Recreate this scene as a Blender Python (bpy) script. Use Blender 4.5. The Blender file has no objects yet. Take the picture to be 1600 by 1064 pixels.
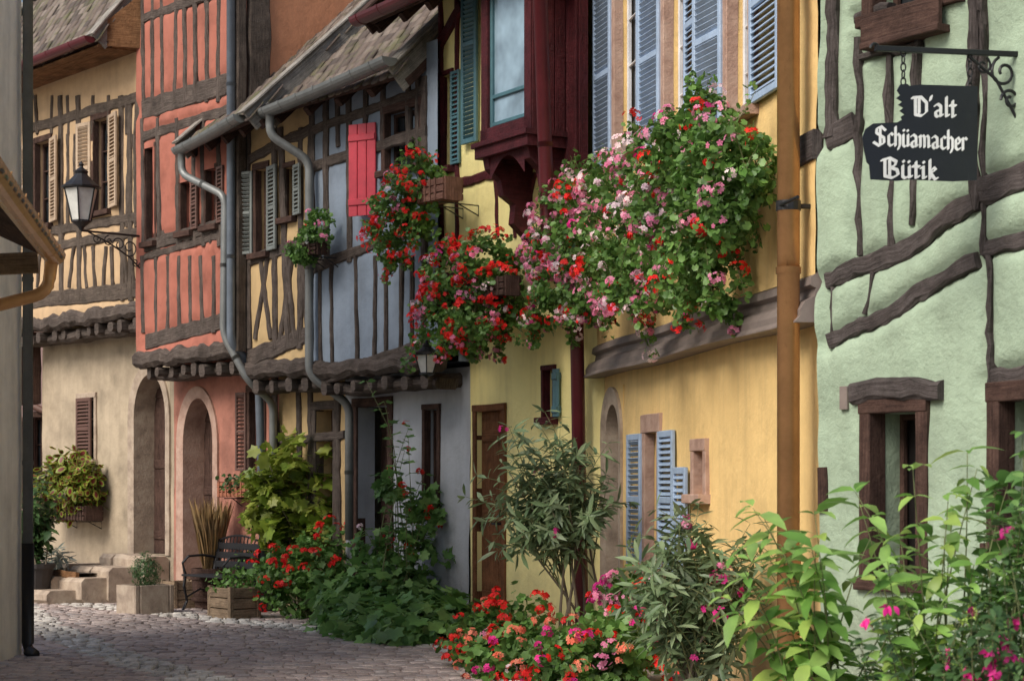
import bpy, math, random
import numpy as np
from mathutils import Vector, Matrix, noise
RN=random.Random(11); NP=np.random.default_rng(5)
# ---- survey constants: focal length in photo pixels, principal column, horizon row, eye height
F=3111.0; CX=800.0; HY=760.0; EYE=1.5
V=Vector
scene=bpy.context.scene
COL=scene.collection
# ============================================================ materials
def newmat(name):
    m=bpy.data.materials.new(name); m.use_nodes=True
    nt=m.node_tree; b=nt.nodes['Principled BSDF']
    return m,nt,b
def L(nt,a,b): nt.links.new(a,b)
def rgba(c): return (c[0],c[1],c[2],1)
def ramp(nt,stops):
    r=nt.nodes.new('ShaderNodeValToRGB'); e=r.color_ramp.elements
    e[0].position=stops[0][0]; e[0].color=rgba(stops[0][1])
    e[1].position=stops[-1][0]; e[1].color=rgba(stops[-1][1])
    for p,c in stops[1:-1]:
        x=e.new(p); x.color=rgba(c)
    return r
def mix(nt,mode,fac,a,b):
    m=nt.nodes.new('ShaderNodeMix'); m.data_type='RGBA'; m.blend_type=mode
    for sock,val in ((m.inputs[0],fac),(m.inputs[6],a),(m.inputs[7],b)):
        if hasattr(val,'links'): L(nt,val,sock)
        elif isinstance(val,(int,float)): sock.default_value=val
        else: sock.default_value=rgba(val)
    return m.outputs[2]
def pos(nt,sc=(1,1,1)):
    g=nt.nodes.new('ShaderNodeNewGeometry'); m=nt.nodes.new('ShaderNodeMapping')
    m.inputs['Scale'].default_value=sc; L(nt,g.outputs['Position'],m.inputs[0]); return m.outputs[0]
def noisen(nt,vec,scale,detail=6,rough=.6):
    n=nt.nodes.new('ShaderNodeTexNoise'); n.inputs['Scale'].default_value=scale
    n.inputs['Detail'].default_value=detail; n.inputs['Roughness'].default_value=rough
    L(nt,vec,n.inputs['Vector']); return n.outputs['Fac']
def bump(nt,b,h,strength,dist=.02,prev=None):
    n=nt.nodes.new('ShaderNodeBump'); n.inputs['Strength'].default_value=strength
    n.inputs['Distance'].default_value=dist; L(nt,h,n.inputs['Height'])
    if prev is not None: L(nt,prev,n.inputs['Normal'])
    L(nt,n.outputs[0],b.inputs['Normal']); return n.outputs[0]
def mulv(nt,a,k):
    s=nt.nodes.new('ShaderNodeMath'); s.operation='MULTIPLY'; s.inputs[1].default_value=k; L(nt,a,s.inputs[0]); return s.outputs[0]
def plaster(name,c,dirt=(.15,.125,.10),var=.25,bs=.45,low=.5,spots=.2):
    m,nt,b=newmat(name)
    p=pos(nt); d=[x*(1-var) for x in c]; l=[min(1,x*(1+var*.45)) for x in c]
    r=ramp(nt,[(.3,d),(.52,c),(.72,l)]); L(nt,noisen(nt,p,1.6,9,.65),r.inputs[0])
    sr=ramp(nt,[(.45,(0,0,0)),(.75,(1,1,1))]); L(nt,noisen(nt,pos(nt,(5,5,.5)),1.5,6),sr.inputs[0])
    c1=mix(nt,'MIX',mulv(nt,sr.outputs[0],.38),r.outputs[0],[x*.55+dirt[i]*.3 for i,x in enumerate(c)])
    g=nt.nodes.new('ShaderNodeNewGeometry'); sx=nt.nodes.new('ShaderNodeSeparateXYZ'); L(nt,g.outputs['Position'],sx.inputs[0])
    mr=nt.nodes.new('ShaderNodeMapRange'); mr.inputs[1].default_value=0; mr.inputs[2].default_value=1.1
    mr.inputs[3].default_value=low; mr.inputs[4].default_value=0
    ad=nt.nodes.new('ShaderNodeMath'); ad.operation='ADD'; L(nt,sx.outputs[2],ad.inputs[0])
    nz=nt.nodes.new('ShaderNodeMath'); nz.operation='MULTIPLY_ADD'; nz.inputs[1].default_value=-1.4; nz.inputs[2].default_value=.7
    L(nt,noisen(nt,p,3,7),nz.inputs[0]); L(nt,nz.outputs[0],ad.inputs[1]); L(nt,ad.outputs[0],mr.inputs[0])
    c2=mix(nt,'MIX',mr.outputs[0],c1,dirt)
    fr=ramp(nt,[(.6,(0,0,0)),(.72,(1,1,1))]); L(nt,noisen(nt,p,11,7,.7),fr.inputs[0])
    c3=mix(nt,'MIX',mulv(nt,fr.outputs[0],spots),c2,[x*.55 for x in c])
    L(nt,c3,b.inputs['Base Color']); b.inputs['Roughness'].default_value=.93
    b.inputs['Specular IOR Level'].default_value=.2
    n1=bump(nt,b,noisen(nt,p,6,9,.66),bs,.04); bump(nt,b,noisen(nt,p,90,4,.6),.35,.006,n1)
    return m
def wood(name,c1,c2,bs=.6,rough=.88):
    m,nt,b=newmat(name)
    uv=nt.nodes.new('ShaderNodeUVMap'); mp=nt.nodes.new('ShaderNodeMapping'); mp.inputs['Scale'].default_value=(3.5,75,1)
    L(nt,uv.outputs[0],mp.inputs[0]); g=noisen(nt,mp.outputs[0],1,9,.7)
    r=ramp(nt,[(.3,[x*.4 for x in c1]),(.47,c1),(.75,c2)]); L(nt,g,r.inputs[0])
    big=noisen(nt,pos(nt),4.3,8,.75); rr=ramp(nt,[(.3,(.45,.45,.45)),(.7,(1.35,1.35,1.35))]); L(nt,big,rr.inputs[0])
    c=mix(nt,'MULTIPLY',1.0,r.outputs[0],rr.outputs[0])
    L(nt,c,b.inputs['Base Color']); b.inputs['Roughness'].default_value=rough
    b.inputs['Specular IOR Level'].default_value=.2
    n1=bump(nt,b,g,bs,.012); bump(nt,b,noisen(nt,pos(nt),26,8,.75),.9,.025,n1)
    return m
def paint(name,c,rough=.5,wear=None,amt=.35,metal=0,bs=.15):
    m,nt,b=newmat(name); p=pos(nt)
    r=ramp(nt,[(.3,[x*.72 for x in c]),(.6,c),(.8,[min(1,x*1.12) for x in c])]); L(nt,noisen(nt,p,5,8,.7),r.inputs[0])
    w=ramp(nt,[(.6,(0,0,0)),(.74,(1,1,1))]); L(nt,noisen(nt,pos(nt,(9,9,2.5)),3,8,.7),w.inputs[0])
    cc=mix(nt,'MIX',mulv(nt,w.outputs[0],amt),r.outputs[0],wear or [x*.45 for x in c])
    L(nt,cc,b.inputs['Base Color']); b.inputs['Roughness'].default_value=rough; b.inputs['Metallic'].default_value=metal
    bump(nt,b,noisen(nt,p,30,5),bs,.01); return m
def leafm(name,cols,trans=.3,rough=.42):
    m,nt,b=newmat(name); g=nt.nodes.new('ShaderNodeNewGeometry')
    st=[(i/(len(cols)-1),c) for i,c in enumerate(cols)]
    r=ramp(nt,st); L(nt,g.outputs['Random Per Island'],r.inputs[0])
    big=noisen(nt,pos(nt),3.5,3); rr=ramp(nt,[(.35,(.72,.72,.72)),(.65,(1.28,1.28,1.1))]); L(nt,big,rr.inputs[0])
    c=mix(nt,'MULTIPLY',1.0,r.outputs[0],rr.outputs[0])
    L(nt,c,b.inputs['Base Color']); b.inputs['Roughness'].default_value=rough; b.inputs['Specular IOR Level'].default_value=.4
    t=nt.nodes.new('ShaderNodeBsdfTranslucent'); L(nt,c,t.inputs[0])
    ms=nt.nodes.new('ShaderNodeMixShader'); ms.inputs[0].default_value=trans
    L(nt,b.outputs[0],ms.inputs[1]); L(nt,t.outputs[0],ms.inputs[2]); L(nt,ms.outputs[0],nt.nodes['Material Output'].inputs[0])
    return m
def stone(name,cols,scale=6,bs=.6,island=False,rough=.8):
    m,nt,b=newmat(name); p=pos(nt)
    if island:
        g=nt.nodes.new('ShaderNodeNewGeometry'); r=ramp(nt,[(i/(len(cols)-1),c) for i,c in enumerate(cols)])
        L(nt,g.outputs['Random Per Island'],r.inputs[0])
        q=ramp(nt,[(.3,(.65,.65,.65)),(.7,(1.25,1.25,1.25))]); L(nt,noisen(nt,p,.8,6,.7),q.inputs[0])
        c=mix(nt,'MULTIPLY',1.0,r.outputs[0],q.outputs[0])
        q2=ramp(nt,[(.3,(.7,.7,.7)),(.7,(1.2,1.2,1.2))]); L(nt,noisen(nt,p,40,6,.7),q2.inputs[0])
        c=mix(nt,'MULTIPLY',1.0,c,q2.outputs[0])
    else:
        r=ramp(nt,[(.3+.4*i/(len(cols)-1),c) for i,c in enumerate(cols)]); L(nt,noisen(nt,p,scale,8,.65),r.inputs[0]); c=r.outputs[0]
    L(nt,c,b.inputs['Base Color']); b.inputs['Roughness'].default_value=rough
    bump(nt,b,noisen(nt,p,35,7),bs,.012); return m
def glassm(name,c,rough=.08):
    m,nt,b=newmat(name); p=pos(nt)
    r=ramp(nt,[(.35,[x*.5 for x in c]),(.65,c)]); L(nt,noisen(nt,p,2.2,3),r.inputs[0])
    L(nt,r.outputs[0],b.inputs['Base Color']); b.inputs['Roughness'].default_value=rough; b.inputs['Specular IOR Level'].default_value=.7
    bump(nt,b,noisen(nt,p,2.5,2),.06,.05); return m

M={}
M['A']=plaster('ochre beige plaster',(.53,.37,.22)); M['Alow']=plaster('grey beige plaster',(.44,.36,.26),var=.38,spots=.35)
M['B']=plaster('weathered red plaster',(.385,.14,.10),var=.40,spots=.6); M['Blow']=plaster('faded red plaster',(.42,.185,.135),var=.45,spots=.4)
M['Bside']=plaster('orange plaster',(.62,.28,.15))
M['C']=plaster('sand plaster',(.52,.37,.19)); M['D']=plaster('slate blue plaster',(.235,.285,.35),var=.32,spots=.35)
M['Dlow']=plaster('pale grey blue plaster',(.41,.43,.46),var=.25,low=.3,spots=.3)
M['E']=plaster('lemon yellow plaster',(.94,.82,.36),var=.12); M['F']=plaster('golden ochre plaster',(.80,.56,.24),var=.19)
M['G']=plaster('mint green plaster',(.35,.445,.325),var=.26,bs=.85,spots=.32); M['Z']=plaster('mauve plaster',(.32,.22,.21))
M['X']=plaster('cream plaster',(.88,.83,.72),low=.2)
M['timb']=wood('weathered dark timber',(.09,.07,.06),(.19,.16,.135)); M['timbA']=wood('grey brown timber',(.10,.077,.062),(.19,.155,.12))
M['timbG']=wood('dark taupe timber',(.08,.066,.062),(.16,.14,.135),bs=1.0); M['burg']=wood('burgundy painted timber',(.085,.014,.018),(.13,.025,.03),bs=.5,rough=.5)
M['burgp']=paint('burgundy paint',(.11,.014,.02),.35); M['greyw']=wood('silvered grey board',(.27,.25,.22),(.46,.43,.38))
M['brownw']=wood('warm brown board',(.22,.11,.05),(.36,.20,.10)); M['dkbrown']=wood('dark brown wood',(.075,.042,.033),(.14,.085,.065))
M['doorbr']=wood('varnished brown door',(.17,.07,.03),(.27,.125,.06)); M['redsh']=paint('crimson shutter paint',(.55,.045,.07),.5,amt=.25)
M['teal']=paint('teal shutter paint',(.07,.17,.20),.45); M['pale']=paint('pale blue shutter paint',(.35,.46,.62),.5,(.22,.27,.34),.4)
M['white']=paint('white sash paint',(.72,.72,.74),.45,amt=.15); M['greysh']=paint('grey green shutter paint',(.18,.20,.19),.6)
M['crsh']=paint('cream slatted shutter paint',(.48,.36,.25),.6,(.12,.07,.05),.6); M['brsh']=paint('brown shutter paint',(.12,.06,.045),.6)
M['pinkst']=stone('pink sandstone',[(.27,.16,.12),(.40,.26,.20),(.47,.33,.26)]); M['stone']=stone('beige sandstone',[(.22,.17,.13),(.37,.29,.22),(.47,.39,.30)])
M['taupe']=paint('taupe moulding paint',(.21,.17,.15),.6,amt=.5)
M['copper']=paint('bronze copper pipe',(.62,.33,.14),.26,(.34,.18,.08),.9,.3,bs=.03); M['zinc']=paint('galvanised zinc',(.21,.22,.215),.45,(.10,.10,.10),.6,.3)
M['zincb']=paint('blue grey zinc',(.18,.215,.26),.45,(.08,.09,.1),.5,.3)
M['iron']=paint('black wrought iron',(.012,.012,.014),.45,amt=.2); M['black']=paint('black sign enamel',(.012,.013,.02),.35,(.05,.05,.06),.3)
M['letter']=paint('white lettering paint',(.88,.88,.87),.6,amt=.06); M['frost']=paint('frosted lamp glass',(.66,.66,.62),.3,amt=.1)
M['glass']=glassm('dark window glass',(.035,.04,.045)); M['shadepane']=glassm('dark pane with painted shade',(.012,.010,.010),.35); M['skypaint_glass']=glassm('glass with painted sky reflection',(.36,.50,.60),.12)
def tilem():
    m,nt,b=newmat('mossy clay tile'); g=nt.nodes.new('ShaderNodeNewGeometry')
    r=ramp(nt,[(0,(.075,.058,.05)),(.5,(.145,.11,.09)),(1,(.22,.18,.15))]); L(nt,g.outputs['Random Per Island'],r.inputs[0])
    w=ramp(nt,[(.5,(0,0,0)),(.66,(1,1,1))]); L(nt,noisen(nt,pos(nt),2.6,8,.75),w.inputs[0])
    c=mix(nt,'MIX',mulv(nt,w.outputs[0],.8),r.outputs[0],(.10,.11,.035)); L(nt,c,b.inputs['Base Color']); b.inputs['Roughness'].default_value=.9
    bump(nt,b,noisen(nt,pos(nt),30,6),.7,.015); return m
M['tile']=tilem()
M['cob']=stone('porphyry setts',[(.26,.21,.195),(.40,.32,.29),(.48,.395,.35),(.33,.29,.28)],island=True,rough=.5)
M['cob2']=stone('pale river cobbles',[(.44,.41,.37),(.64,.60,.54),(.37,.34,.30)],island=True,rough=.6)
M['mortar']=stone('sandy joint earth',[(.11,.095,.08),(.22,.19,.16)],5)
M['ger']=leafm('geranium leaf',[(.065,.15,.035),(.11,.235,.05),(.17,.31,.085),(.09,.18,.05)])
M['olea']=leafm('oleander leaf',[(.12,.19,.10),(.19,.27,.15),(.28,.35,.22)],.3)
M['lime']=leafm('yellow green leaf',[(.15,.24,.03),(.25,.33,.05),(.36,.40,.08),(.11,.19,.03)],.4)
M['bright']=leafm('fresh green leaf',[(.12,.26,.055),(.20,.37,.09),(.28,.45,.14),(.35,.47,.11)],.4)
M['deep']=leafm('deep green leaf',[(.04,.09,.03),(.065,.13,.05),(.09,.17,.06)],.25)
M['squash']=leafm('broad green leaf',[(.085,.185,.055),(.13,.26,.075),(.20,.34,.11)],.35)
M['silver']=leafm('silver leaf',[(.22,.26,.24),(.32,.36,.34)],.1); M['straw']=leafm('dry straw',[(.26,.16,.08),(.38,.26,.13)],.2)
M['maroon']=leafm('maroon leaf centre',[(.12,.015,.02),(.18,.03,.03)],.2)
M['fred']=leafm('scarlet petal',[(.70,.008,.012),(.88,.025,.02)],.25,.6); M['fpink']=leafm('pink petal',[(.82,.20,.42),(.88,.36,.56)],.3,.6)
M['fwhite']=leafm('pale pink petal',[(.88,.60,.75),(.90,.78,.85)],.3,.6); M['fmag']=leafm('magenta petal',[(.62,.01,.24),(.76,.05,.34)],.25,.6)
M['fsal']=leafm('coral petal',[(.88,.17,.11),(.88,.32,.22)],.25,.6)
M['stem']=paint('green brown stem',(.14,.16,.06),.7); M['bark']=paint('brown bark',(.15,.12,.085),.85)
M['terra']=paint('terracotta',(.36,.13,.07),.8); M['soil']=paint('potting soil',(.03,.02,.014),.95)
M['crate']=wood('pale crate wood',(.28,.20,.13),(.44,.33,.22)); M['pot']=paint('dark clay pot',(.05,.045,.045),.7)
M['redbox']=wood('faded red brown trough',(.22,.11,.08),(.34,.20,.15))
# ============================================================ mesh tools
def resample(pts,step=.12):
    P=[V(p) for p in pts]; out=[]
    Q=[P[0]*2-P[1]]+P+[P[-1]*2-P[-2]]
    for i in range(1,len(Q)-2):
        a,b,c,d=Q[i-1],Q[i],Q[i+1],Q[i+2]; n=max(2,int((c-b).length/step))
        for k in range(n):
            t=k/n; out.append(.5*((2*b)+(c-a)*t+(2*a-5*b+4*c-d)*t*t+(3*b-a-3*c+d)*t**3))
    return out+[P[-1]]
class MB:
    def __init__(s): s.v=[];s.f=[];s.m=[];s.u=[]
    def add(s,vs,fs,mi=0,us=None):
        o=len(s.v); s.v+= [tuple(x) for x in vs]
        for i,f in enumerate(fs):
            s.f.append([o+k for k in f]); s.m.append(mi)
            s.u.append(us[i] if us else [(vs[k][0]*.7+vs[k][1]*.7,vs[k][2]) for k in f])
    def sweep(s,path,sec,up,closed=True,caps=True,mi=0,scale=None,uo=None,jit=0):
        n=len(sec); vs=[]; lens=[0]; uo=RN.random()*20 if uo is None else uo
        for i in range(1,len(path)): lens.append(lens[-1]+(path[i]-path[i-1]).length)
        per=[0]
        for i in range(n): a=sec[i]; b=sec[(i+1)%n]; per.append(per[-1]+math.hypot(a[0]-b[0],a[1]-b[1]))
        for i,p in enumerate(path):
            a=path[max(i-1,0)]; b=path[min(i+1,len(path)-1)]; t=(b-a).normalized()
            sd=t.cross(up)
            if sd.length<1e-3: sd=t.cross(V((.3,1,.1)))
            sd.normalize(); u2=sd.cross(t).normalized(); k=scale[i] if scale else 1
            for x,y in sec:
                q=p+sd*x*k+u2*y*k
                if jit: q=q+sd*(noise.noise(q*9)*jit*2+RN.uniform(-jit,jit)*.6)+u2*RN.uniform(-jit,jit)*.4
                vs.append(q)
        fs=[];us=[]
        for i in range(len(path)-1):
            for j in range(n if closed else n-1):
                k=(j+1)%n
                fs.append([i*n+j,i*n+k,(i+1)*n+k,(i+1)*n+j])
                us.append([(lens[i]+uo,per[j]+uo),(lens[i]+uo,per[j+1]+uo),(lens[i+1]+uo,per[j+1]+uo),(lens[i+1]+uo,per[j]+uo)])
        if caps and closed:
            e=(len(path)-1)*n
            fs.append(list(range(n))); us.append([(sec[j][0],sec[j][1]+uo) for j in range(n)])
            fs.append([e+j for j in range(n)]); us.append([(sec[j][0],sec[j][1]+uo) for j in range(n)])
        s.add(vs,fs,mi,us)
    def beam(s,path,up,w,h,ch,wob,mi=0,jit=0):
        ph=RN.random()*50; out=[]; sc=[]
        for i,q in enumerate(path):
            a=path[max(i-1,0)]; b=path[min(i+1,len(path)-1)]; sd=(b-a).normalized().cross(up).normalized()
            if wob: q=q+sd*wob*(noise.noise(V((ph,i*.27,0)))*1.7+noise.noise(V((ph,i*.9,4)))*.4)
            out.append(q); sc.append(1+((noise.noise(V((ph,0,i*.4)))*9+noise.noise(V((ph,3,i*1.1)))*3)*wob if wob else 0))
        w/=2;h/=2; c=min(ch,w*.6,h*.6)
        s.sweep(out,[(-w,-h+c),(-w+c,-h),(w-c,-h),(w,-h+c),(w,h-c),(w-c,h),(-w+c,h),(-w,h-c)],V(up),scale=sc,mi=mi,jit=jit)
    def bar(s,a,b,up,w,h,ch=.006,wob=0,mi=0,jit=0):
        a=V(a);b=V(b); k=1 if wob==0 else max(2,int((b-a).length/(.07 if jit else .12)))
        s.beam([a.lerp(b,i/k) for i in range(k+1)],up,w,h,ch,wob,mi,jit)
    def tube(s,path,r,n=8,mi=0,taper=None,up=V((0.13,.31,.94))):
        sec=[(r*math.cos(2*math.pi*i/n),r*math.sin(2*math.pi*i/n)) for i in range(n)]
        s.sweep([V(p) for p in path],sec,up,mi=mi,scale=taper)
    def lathe(s,c,prof,n=16,mi=0):
        c=V(c); vs=[]
        for r,z in prof:
            for i in range(n):
                a=2*math.pi*(i+.5)/n; vs.append(c+V((r*math.cos(a),r*math.sin(a),z)))
        fs=[[i*n+j,i*n+(j+1)%n,(i+1)*n+(j+1)%n,(i+1)*n+j] for i in range(len(prof)-1) for j in range(n)]
        fs.append([j for j in range(n)]); fs.append([(len(prof)-1)*n+j for j in range(n)])
        s.add(vs,fs,mi)
    def wbox(s,W,s0,s1,z0,z1,o0,o1,ch=.006,mi=0,wob=0):
        zc=(z0+z1)/2; sc=(s0+s1)/2; oc=(o0+o1)/2
        if abs(z1-z0)>abs(s1-s0): s.bar(W.pt(sc,z0,oc),W.pt(sc,z1,oc),W.n3,abs(s1-s0),abs(o1-o0),ch,wob,mi)
        else: s.bar(W.pt(s0,zc,oc),W.pt(s1,zc,oc),W.n3,abs(z1-z0),abs(o1-o0),ch,wob,mi)
def finish(ob,parent,label):
    COL.objects.link(ob)
    if parent is not None:
        ob.parent=parent
        if parent.type=='EMPTY': ob.matrix_parent_inverse=Matrix.Translation(-parent.location)
    if label: ob['label']=label
    return ob
def mk(mb,name,parent,mats,smooth=False,label=None):
    me=bpy.data.meshes.new(name); me.from_pydata(mb.v,[],mb.f)
    for m in (mats if isinstance(mats,list) else [mats]): me.materials.append(M[m])
    me.polygons.foreach_set('material_index',mb.m)
    if smooth: me.polygons.foreach_set('use_smooth',[True]*len(mb.f))
    ul=me.uv_layers.new(name='UVMap'); ul.data.foreach_set('uv',[c for f in mb.u for p in f for c in p])
    me.update(); return finish(bpy.data.objects.new(name,me),parent,label)
def thing(name,label,cat,loc,group=None):
    e=bpy.data.objects.new(name,None); e.location=V(loc); e.empty_display_size=.3; COL.objects.link(e)
    e['label']=label; e['category']=cat
    if group: e['group']=group
    return e
class Wall:
    def __init__(s,a,b,off=0):
        a=V(a);b=V(b); d=b-a; s.L=d.length; s.d=d.normalized(); s.n=V((s.d.y,-s.d.x)); s.a=a+s.n*off
        s.n3=V((s.n.x,s.n.y,0)); s.d3=V((s.d.x,s.d.y,0))
    def pt(s,u,z,o=0): q=s.a+s.d*u+s.n*o; return V((q.x,q.y,z))
    def uv(s,px,py,o=0):
        r=V(((px-CX)/F,1)); a=s.a+s.n*o; t=a.dot(s.n)/r.dot(s.n); p=r*t
        return (p-a).dot(s.d), EYE+t*(HY-py)/F
    def at(s,px,py,o=0): u,z=s.uv(px,py,o); return s.pt(u,z,o)
    def rect(s,x0,y0,x1,y1,o=0):
        xm=(x0+x1)/2; ym=(y0+y1)/2
        return (s.uv(x0,ym,o)[0],s.uv(x1,ym,o)[0],s.uv(xm,y1,o)[1],s.uv(xm,y0,o)[1])
def pz(px,py,Z): return V(((px-CX)/F*Z,Z,EYE+(HY-py)/F*Z))
def cuts(a,b,step,extra):
    ex=sorted(set([a,b]+[round(e,4) for e in extra if a<e<b])); out=[]
    for i in range(len(ex)-1):
        n=max(1,int(round((ex[i+1]-ex[i])/step)))
        out+=[ex[i]+(ex[i+1]-ex[i])*k/n for k in range(n)]
    return out+[ex[-1]]
def wallgrid(mb,W,s0,s1,z0,z1,holes,step=.12,beams=None,puff=0,amp=.014,reveal=.22,mi=0):
    S=cuts(s0,s1,step,[h[0] for h in holes]+[h[1] for h in holes]); Z=cuts(z0,z1,step,[h[2] for h in holes]+[h[3] for h in holes])
    S=np.array(S);Z=np.array(Z); gs,gz=np.meshgrid(S,Z,indexing='ij')
    ph=RN.random()*90
    o=np.array([[noise.noise(V((a*.9+ph,b*.9,0)))*amp*1.2+noise.noise(V((a*3.1,b*3.1,ph)))*amp*.6 for b in Z] for a in S])
    if beams and puff:
        d=np.full(gs.shape,9.0)
        for (a0,b0,a1,b1,w) in beams:
            vx,vy=a1-a0,b1-b0; l2=vx*vx+vy*vy+1e-9
            t=np.clip(((gs-a0)*vx+(gz-b0)*vy)/l2,0,1)
            d=np.minimum(d,np.hypot(gs-a0-t*vx,gz-b0-t*vy)-w/2)
        q=np.clip(d/.075,0,1); o=o+puff*np.sqrt(np.clip(1-(1-q)**2,0,1))
    base=len(mb.v)
    for i in range(len(S)):
        for j in range(len(Z)): mb.v.append(tuple(W.pt(S[i],Z[j],o[i,j])))
    m=len(Z)
    for i in range(len(S)-1):
        for j in range(m-1):
            cs=(S[i]+S[i+1])/2; cz=(Z[j]+Z[j+1])/2
            if any(h[0]<cs<h[1] and h[2]<cz<h[3] for h in holes): continue
            mb.f.append([base+i*m+j,base+(i+1)*m+j,base+(i+1)*m+j+1,base+i*m+j+1]); mb.m.append(mi)
            mb.u.append([(0,0)]*4)
    for h in holes:
        q=[(h[0],h[2]),(h[1],h[2]),(h[1],h[3]),(h[0],h[3])]
        for k in range(4):
            a=q[k];b=q[(k+1)%4]
            mb.add([W.pt(a[0],a[1],.004),W.pt(b[0],b[1],.004),W.pt(b[0],b[1],-reveal),W.pt(a[0],a[1],-reveal)],[[0,1,2,3]],mi)
def shell(mb,W,s0,s1,z0,z1,depth=5,mi=0,o=0):
    P=[W.pt(s0,z0,o),W.pt(s1,z0,o),W.pt(s1,z0,-depth),W.pt(s0,z0,-depth),W.pt(s0,z1,o),W.pt(s1,z1,o),W.pt(s1,z1,-depth),W.pt(s0,z1,-depth)]
    mb.add(P,[[1,2,6,5],[2,3,7,6],[3,0,4,7],[4,5,6,7],[0,1,2,3]],mi)
def timbers(W,parent,bl,mat,h=.06,o=.0,wob=.013,name='timber_frame',polys=(),jit=.004):
    mb=MB()
    for k,(a0,b0,a1,b1,w) in enumerate(bl):
        oo=o+h/2-.03+ (k%7)*.0011
        mb.bar(W.pt(a0,b0,oo),W.pt(a1,b1,oo),W.n3,w,h,.014,wob,jit=jit)
    for k,(pts,w) in enumerate(polys):
        oo=o+h/2-.018+k*.0013
        mb.beam(resample([W.pt(a,b,oo) for a,b in pts],.06),W.n3,w,h,.016,wob*.8,jit=jit)
    return mk(mb,name,parent,mat)
def pxbeams(W,l): 
    r=[]
    for (x0,y0,x1,y1,w) in l:
        a=W.uv(x0,y0);b=W.uv(x1,y1); r.append((a[0],a[1],b[0],b[1],w))
    return r
# ------------------------------------------------------------ shutters, windows, doors
def shutter(parent,W,hs,z0,z1,w,ang,side,mat,o=.0,style='slat',label=None):
    mb=MB(); a=math.radians(ang); dr=(W.d3*side*math.cos(a)+W.n3*math.sin(a)).normalized(); nn=dr.cross(V((0,0,1))).normalized()
    p=W.pt(hs,0,o+.035)
    def P(x,z): return V((p.x+dr.x*x,p.y+dr.y*x,z))
    t=.032; fw=min(.05,w*.16)
    if style=='slat':
        zm=(z0+z1)/2
        for x in (fw/2,w-fw/2): mb.bar(P(x,z0),P(x,z1),nn,fw,t)
        for z in (z0+fw/2,z1-fw/2,zm): mb.bar(P(fw,z),P(w-fw,z),nn,fw*1.1,t*.96)
        for za,zb in ((z0+fw,zm-fw*.55),(zm+fw*.55,z1-fw)):
            n=max(3,int((zb-za)/.045))
            for i in range(n):
                z=za+(zb-za)*(i+.5)/n
                up=(nn*math.cos(.75)+V((0,0,1))*math.sin(.75))
                mb.bar(P(fw,z),P(w-fw,z),up,.042,.008,.002)
    else:
        k=max(2,int(w/.1))
        for i in range(k): mb.bar(P(w*(i+.5)/k,z0),P(w*(i+.5)/k,z1),nn,w/k-.006,.024)
        for z in (z0+(z1-z0)*.15,z0+(z1-z0)*.85):
            mb.bar(P(.01,z),P(w-.01,z),nn,.07,.05)
    return mk(mb,'shutter',parent,mat,label=label)
def window(parent,W,r,fm,o=0,depth=.14,fw=.07,nv=1,nh=2,glass='glass',sash=None,shut=(),sill=True,proud=.03,sm=None,lintel=0):
    s0,s1,z0,z1=r; mb=MB()
    mb.wbox(W,s0-fw,s0+.004,z0-.0,z1,o-.06,o+proud,wob=.003); mb.wbox(W,s1-.004,s1+fw,z0-.0,z1,o-.06,o+proud-.002,wob=.003)
    mb.wbox(W,s0-fw-lintel,s1+fw+lintel,z1,z1+fw*1.2,o-.06,o+proud+.004,wob=.003)
    w=mk(mb,'window',parent,fm)
    f=MB(); k=.035; d=o-depth+.03
    for a,b,c,e in ((s0,s0+k,z0,z1),(s1-k,s1,z0,z1)): f.wbox(W,a,b,c,e,d-.02,d+.02)
    for z in (z0+k/2,z1-k/2): f.wbox(W,s0+k,s1-k,z-k/2,z+k/2,d-.019,d+.019)
    for i in range(1,nv+1): x=s0+(s1-s0)*i/(nv+1); f.wbox(W,x-.014,x+.014,z0+k,z1-k,d-.016,d+.016)
    for i in range(1,nh+1): z=z0+(z1-z0)*i/(nh+1); f.wbox(W,s0+k,s1-k,z-.01,z+.01,d-.013,d+.013)
    mk(f,'frame',w,sash or fm)
    g=MB(); g.add([W.pt(s0,z0,d-.03),W.pt(s1,z0,d-.03),W.pt(s1,z1,d-.03),W.pt(s0,z1,d-.03)],[[0,1,2,3]]); mk(g,'glass_pane',w,glass)
    if sill:
        q=MB(); q.wbox(W,s0-fw-.03,s1+fw+.03,z0-.07,z0,o-.08,o+.09); mk(q,'sill',w,sm or fm)
    for (side,ang,wd,mat,style) in shut:
        shutter(w,W,s0-.01-fw*.6 if side<0 else s1+.01+fw*.6,z0+.0,z1,wd,ang,side,mat,o,style)
    return w
def leaf(W,s0,s1,z0,z1,o):
    mb=MB(); n=max(3,int((s1-s0)/.14))
    for i in range(n): mb.wbox(W,s0+(s1-s0)*i/n+.002,s0+(s1-s0)*(i+1)/n-.002,z0,z1,o-.04,o+RN.random()*.004,.004)
    for z in (z0+.25,(z0+z1)/2,z1-.25): mb.wbox(W,s0+.04,s1-.04,z-.06,z+.06,o,o+.02)
    return mb
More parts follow.
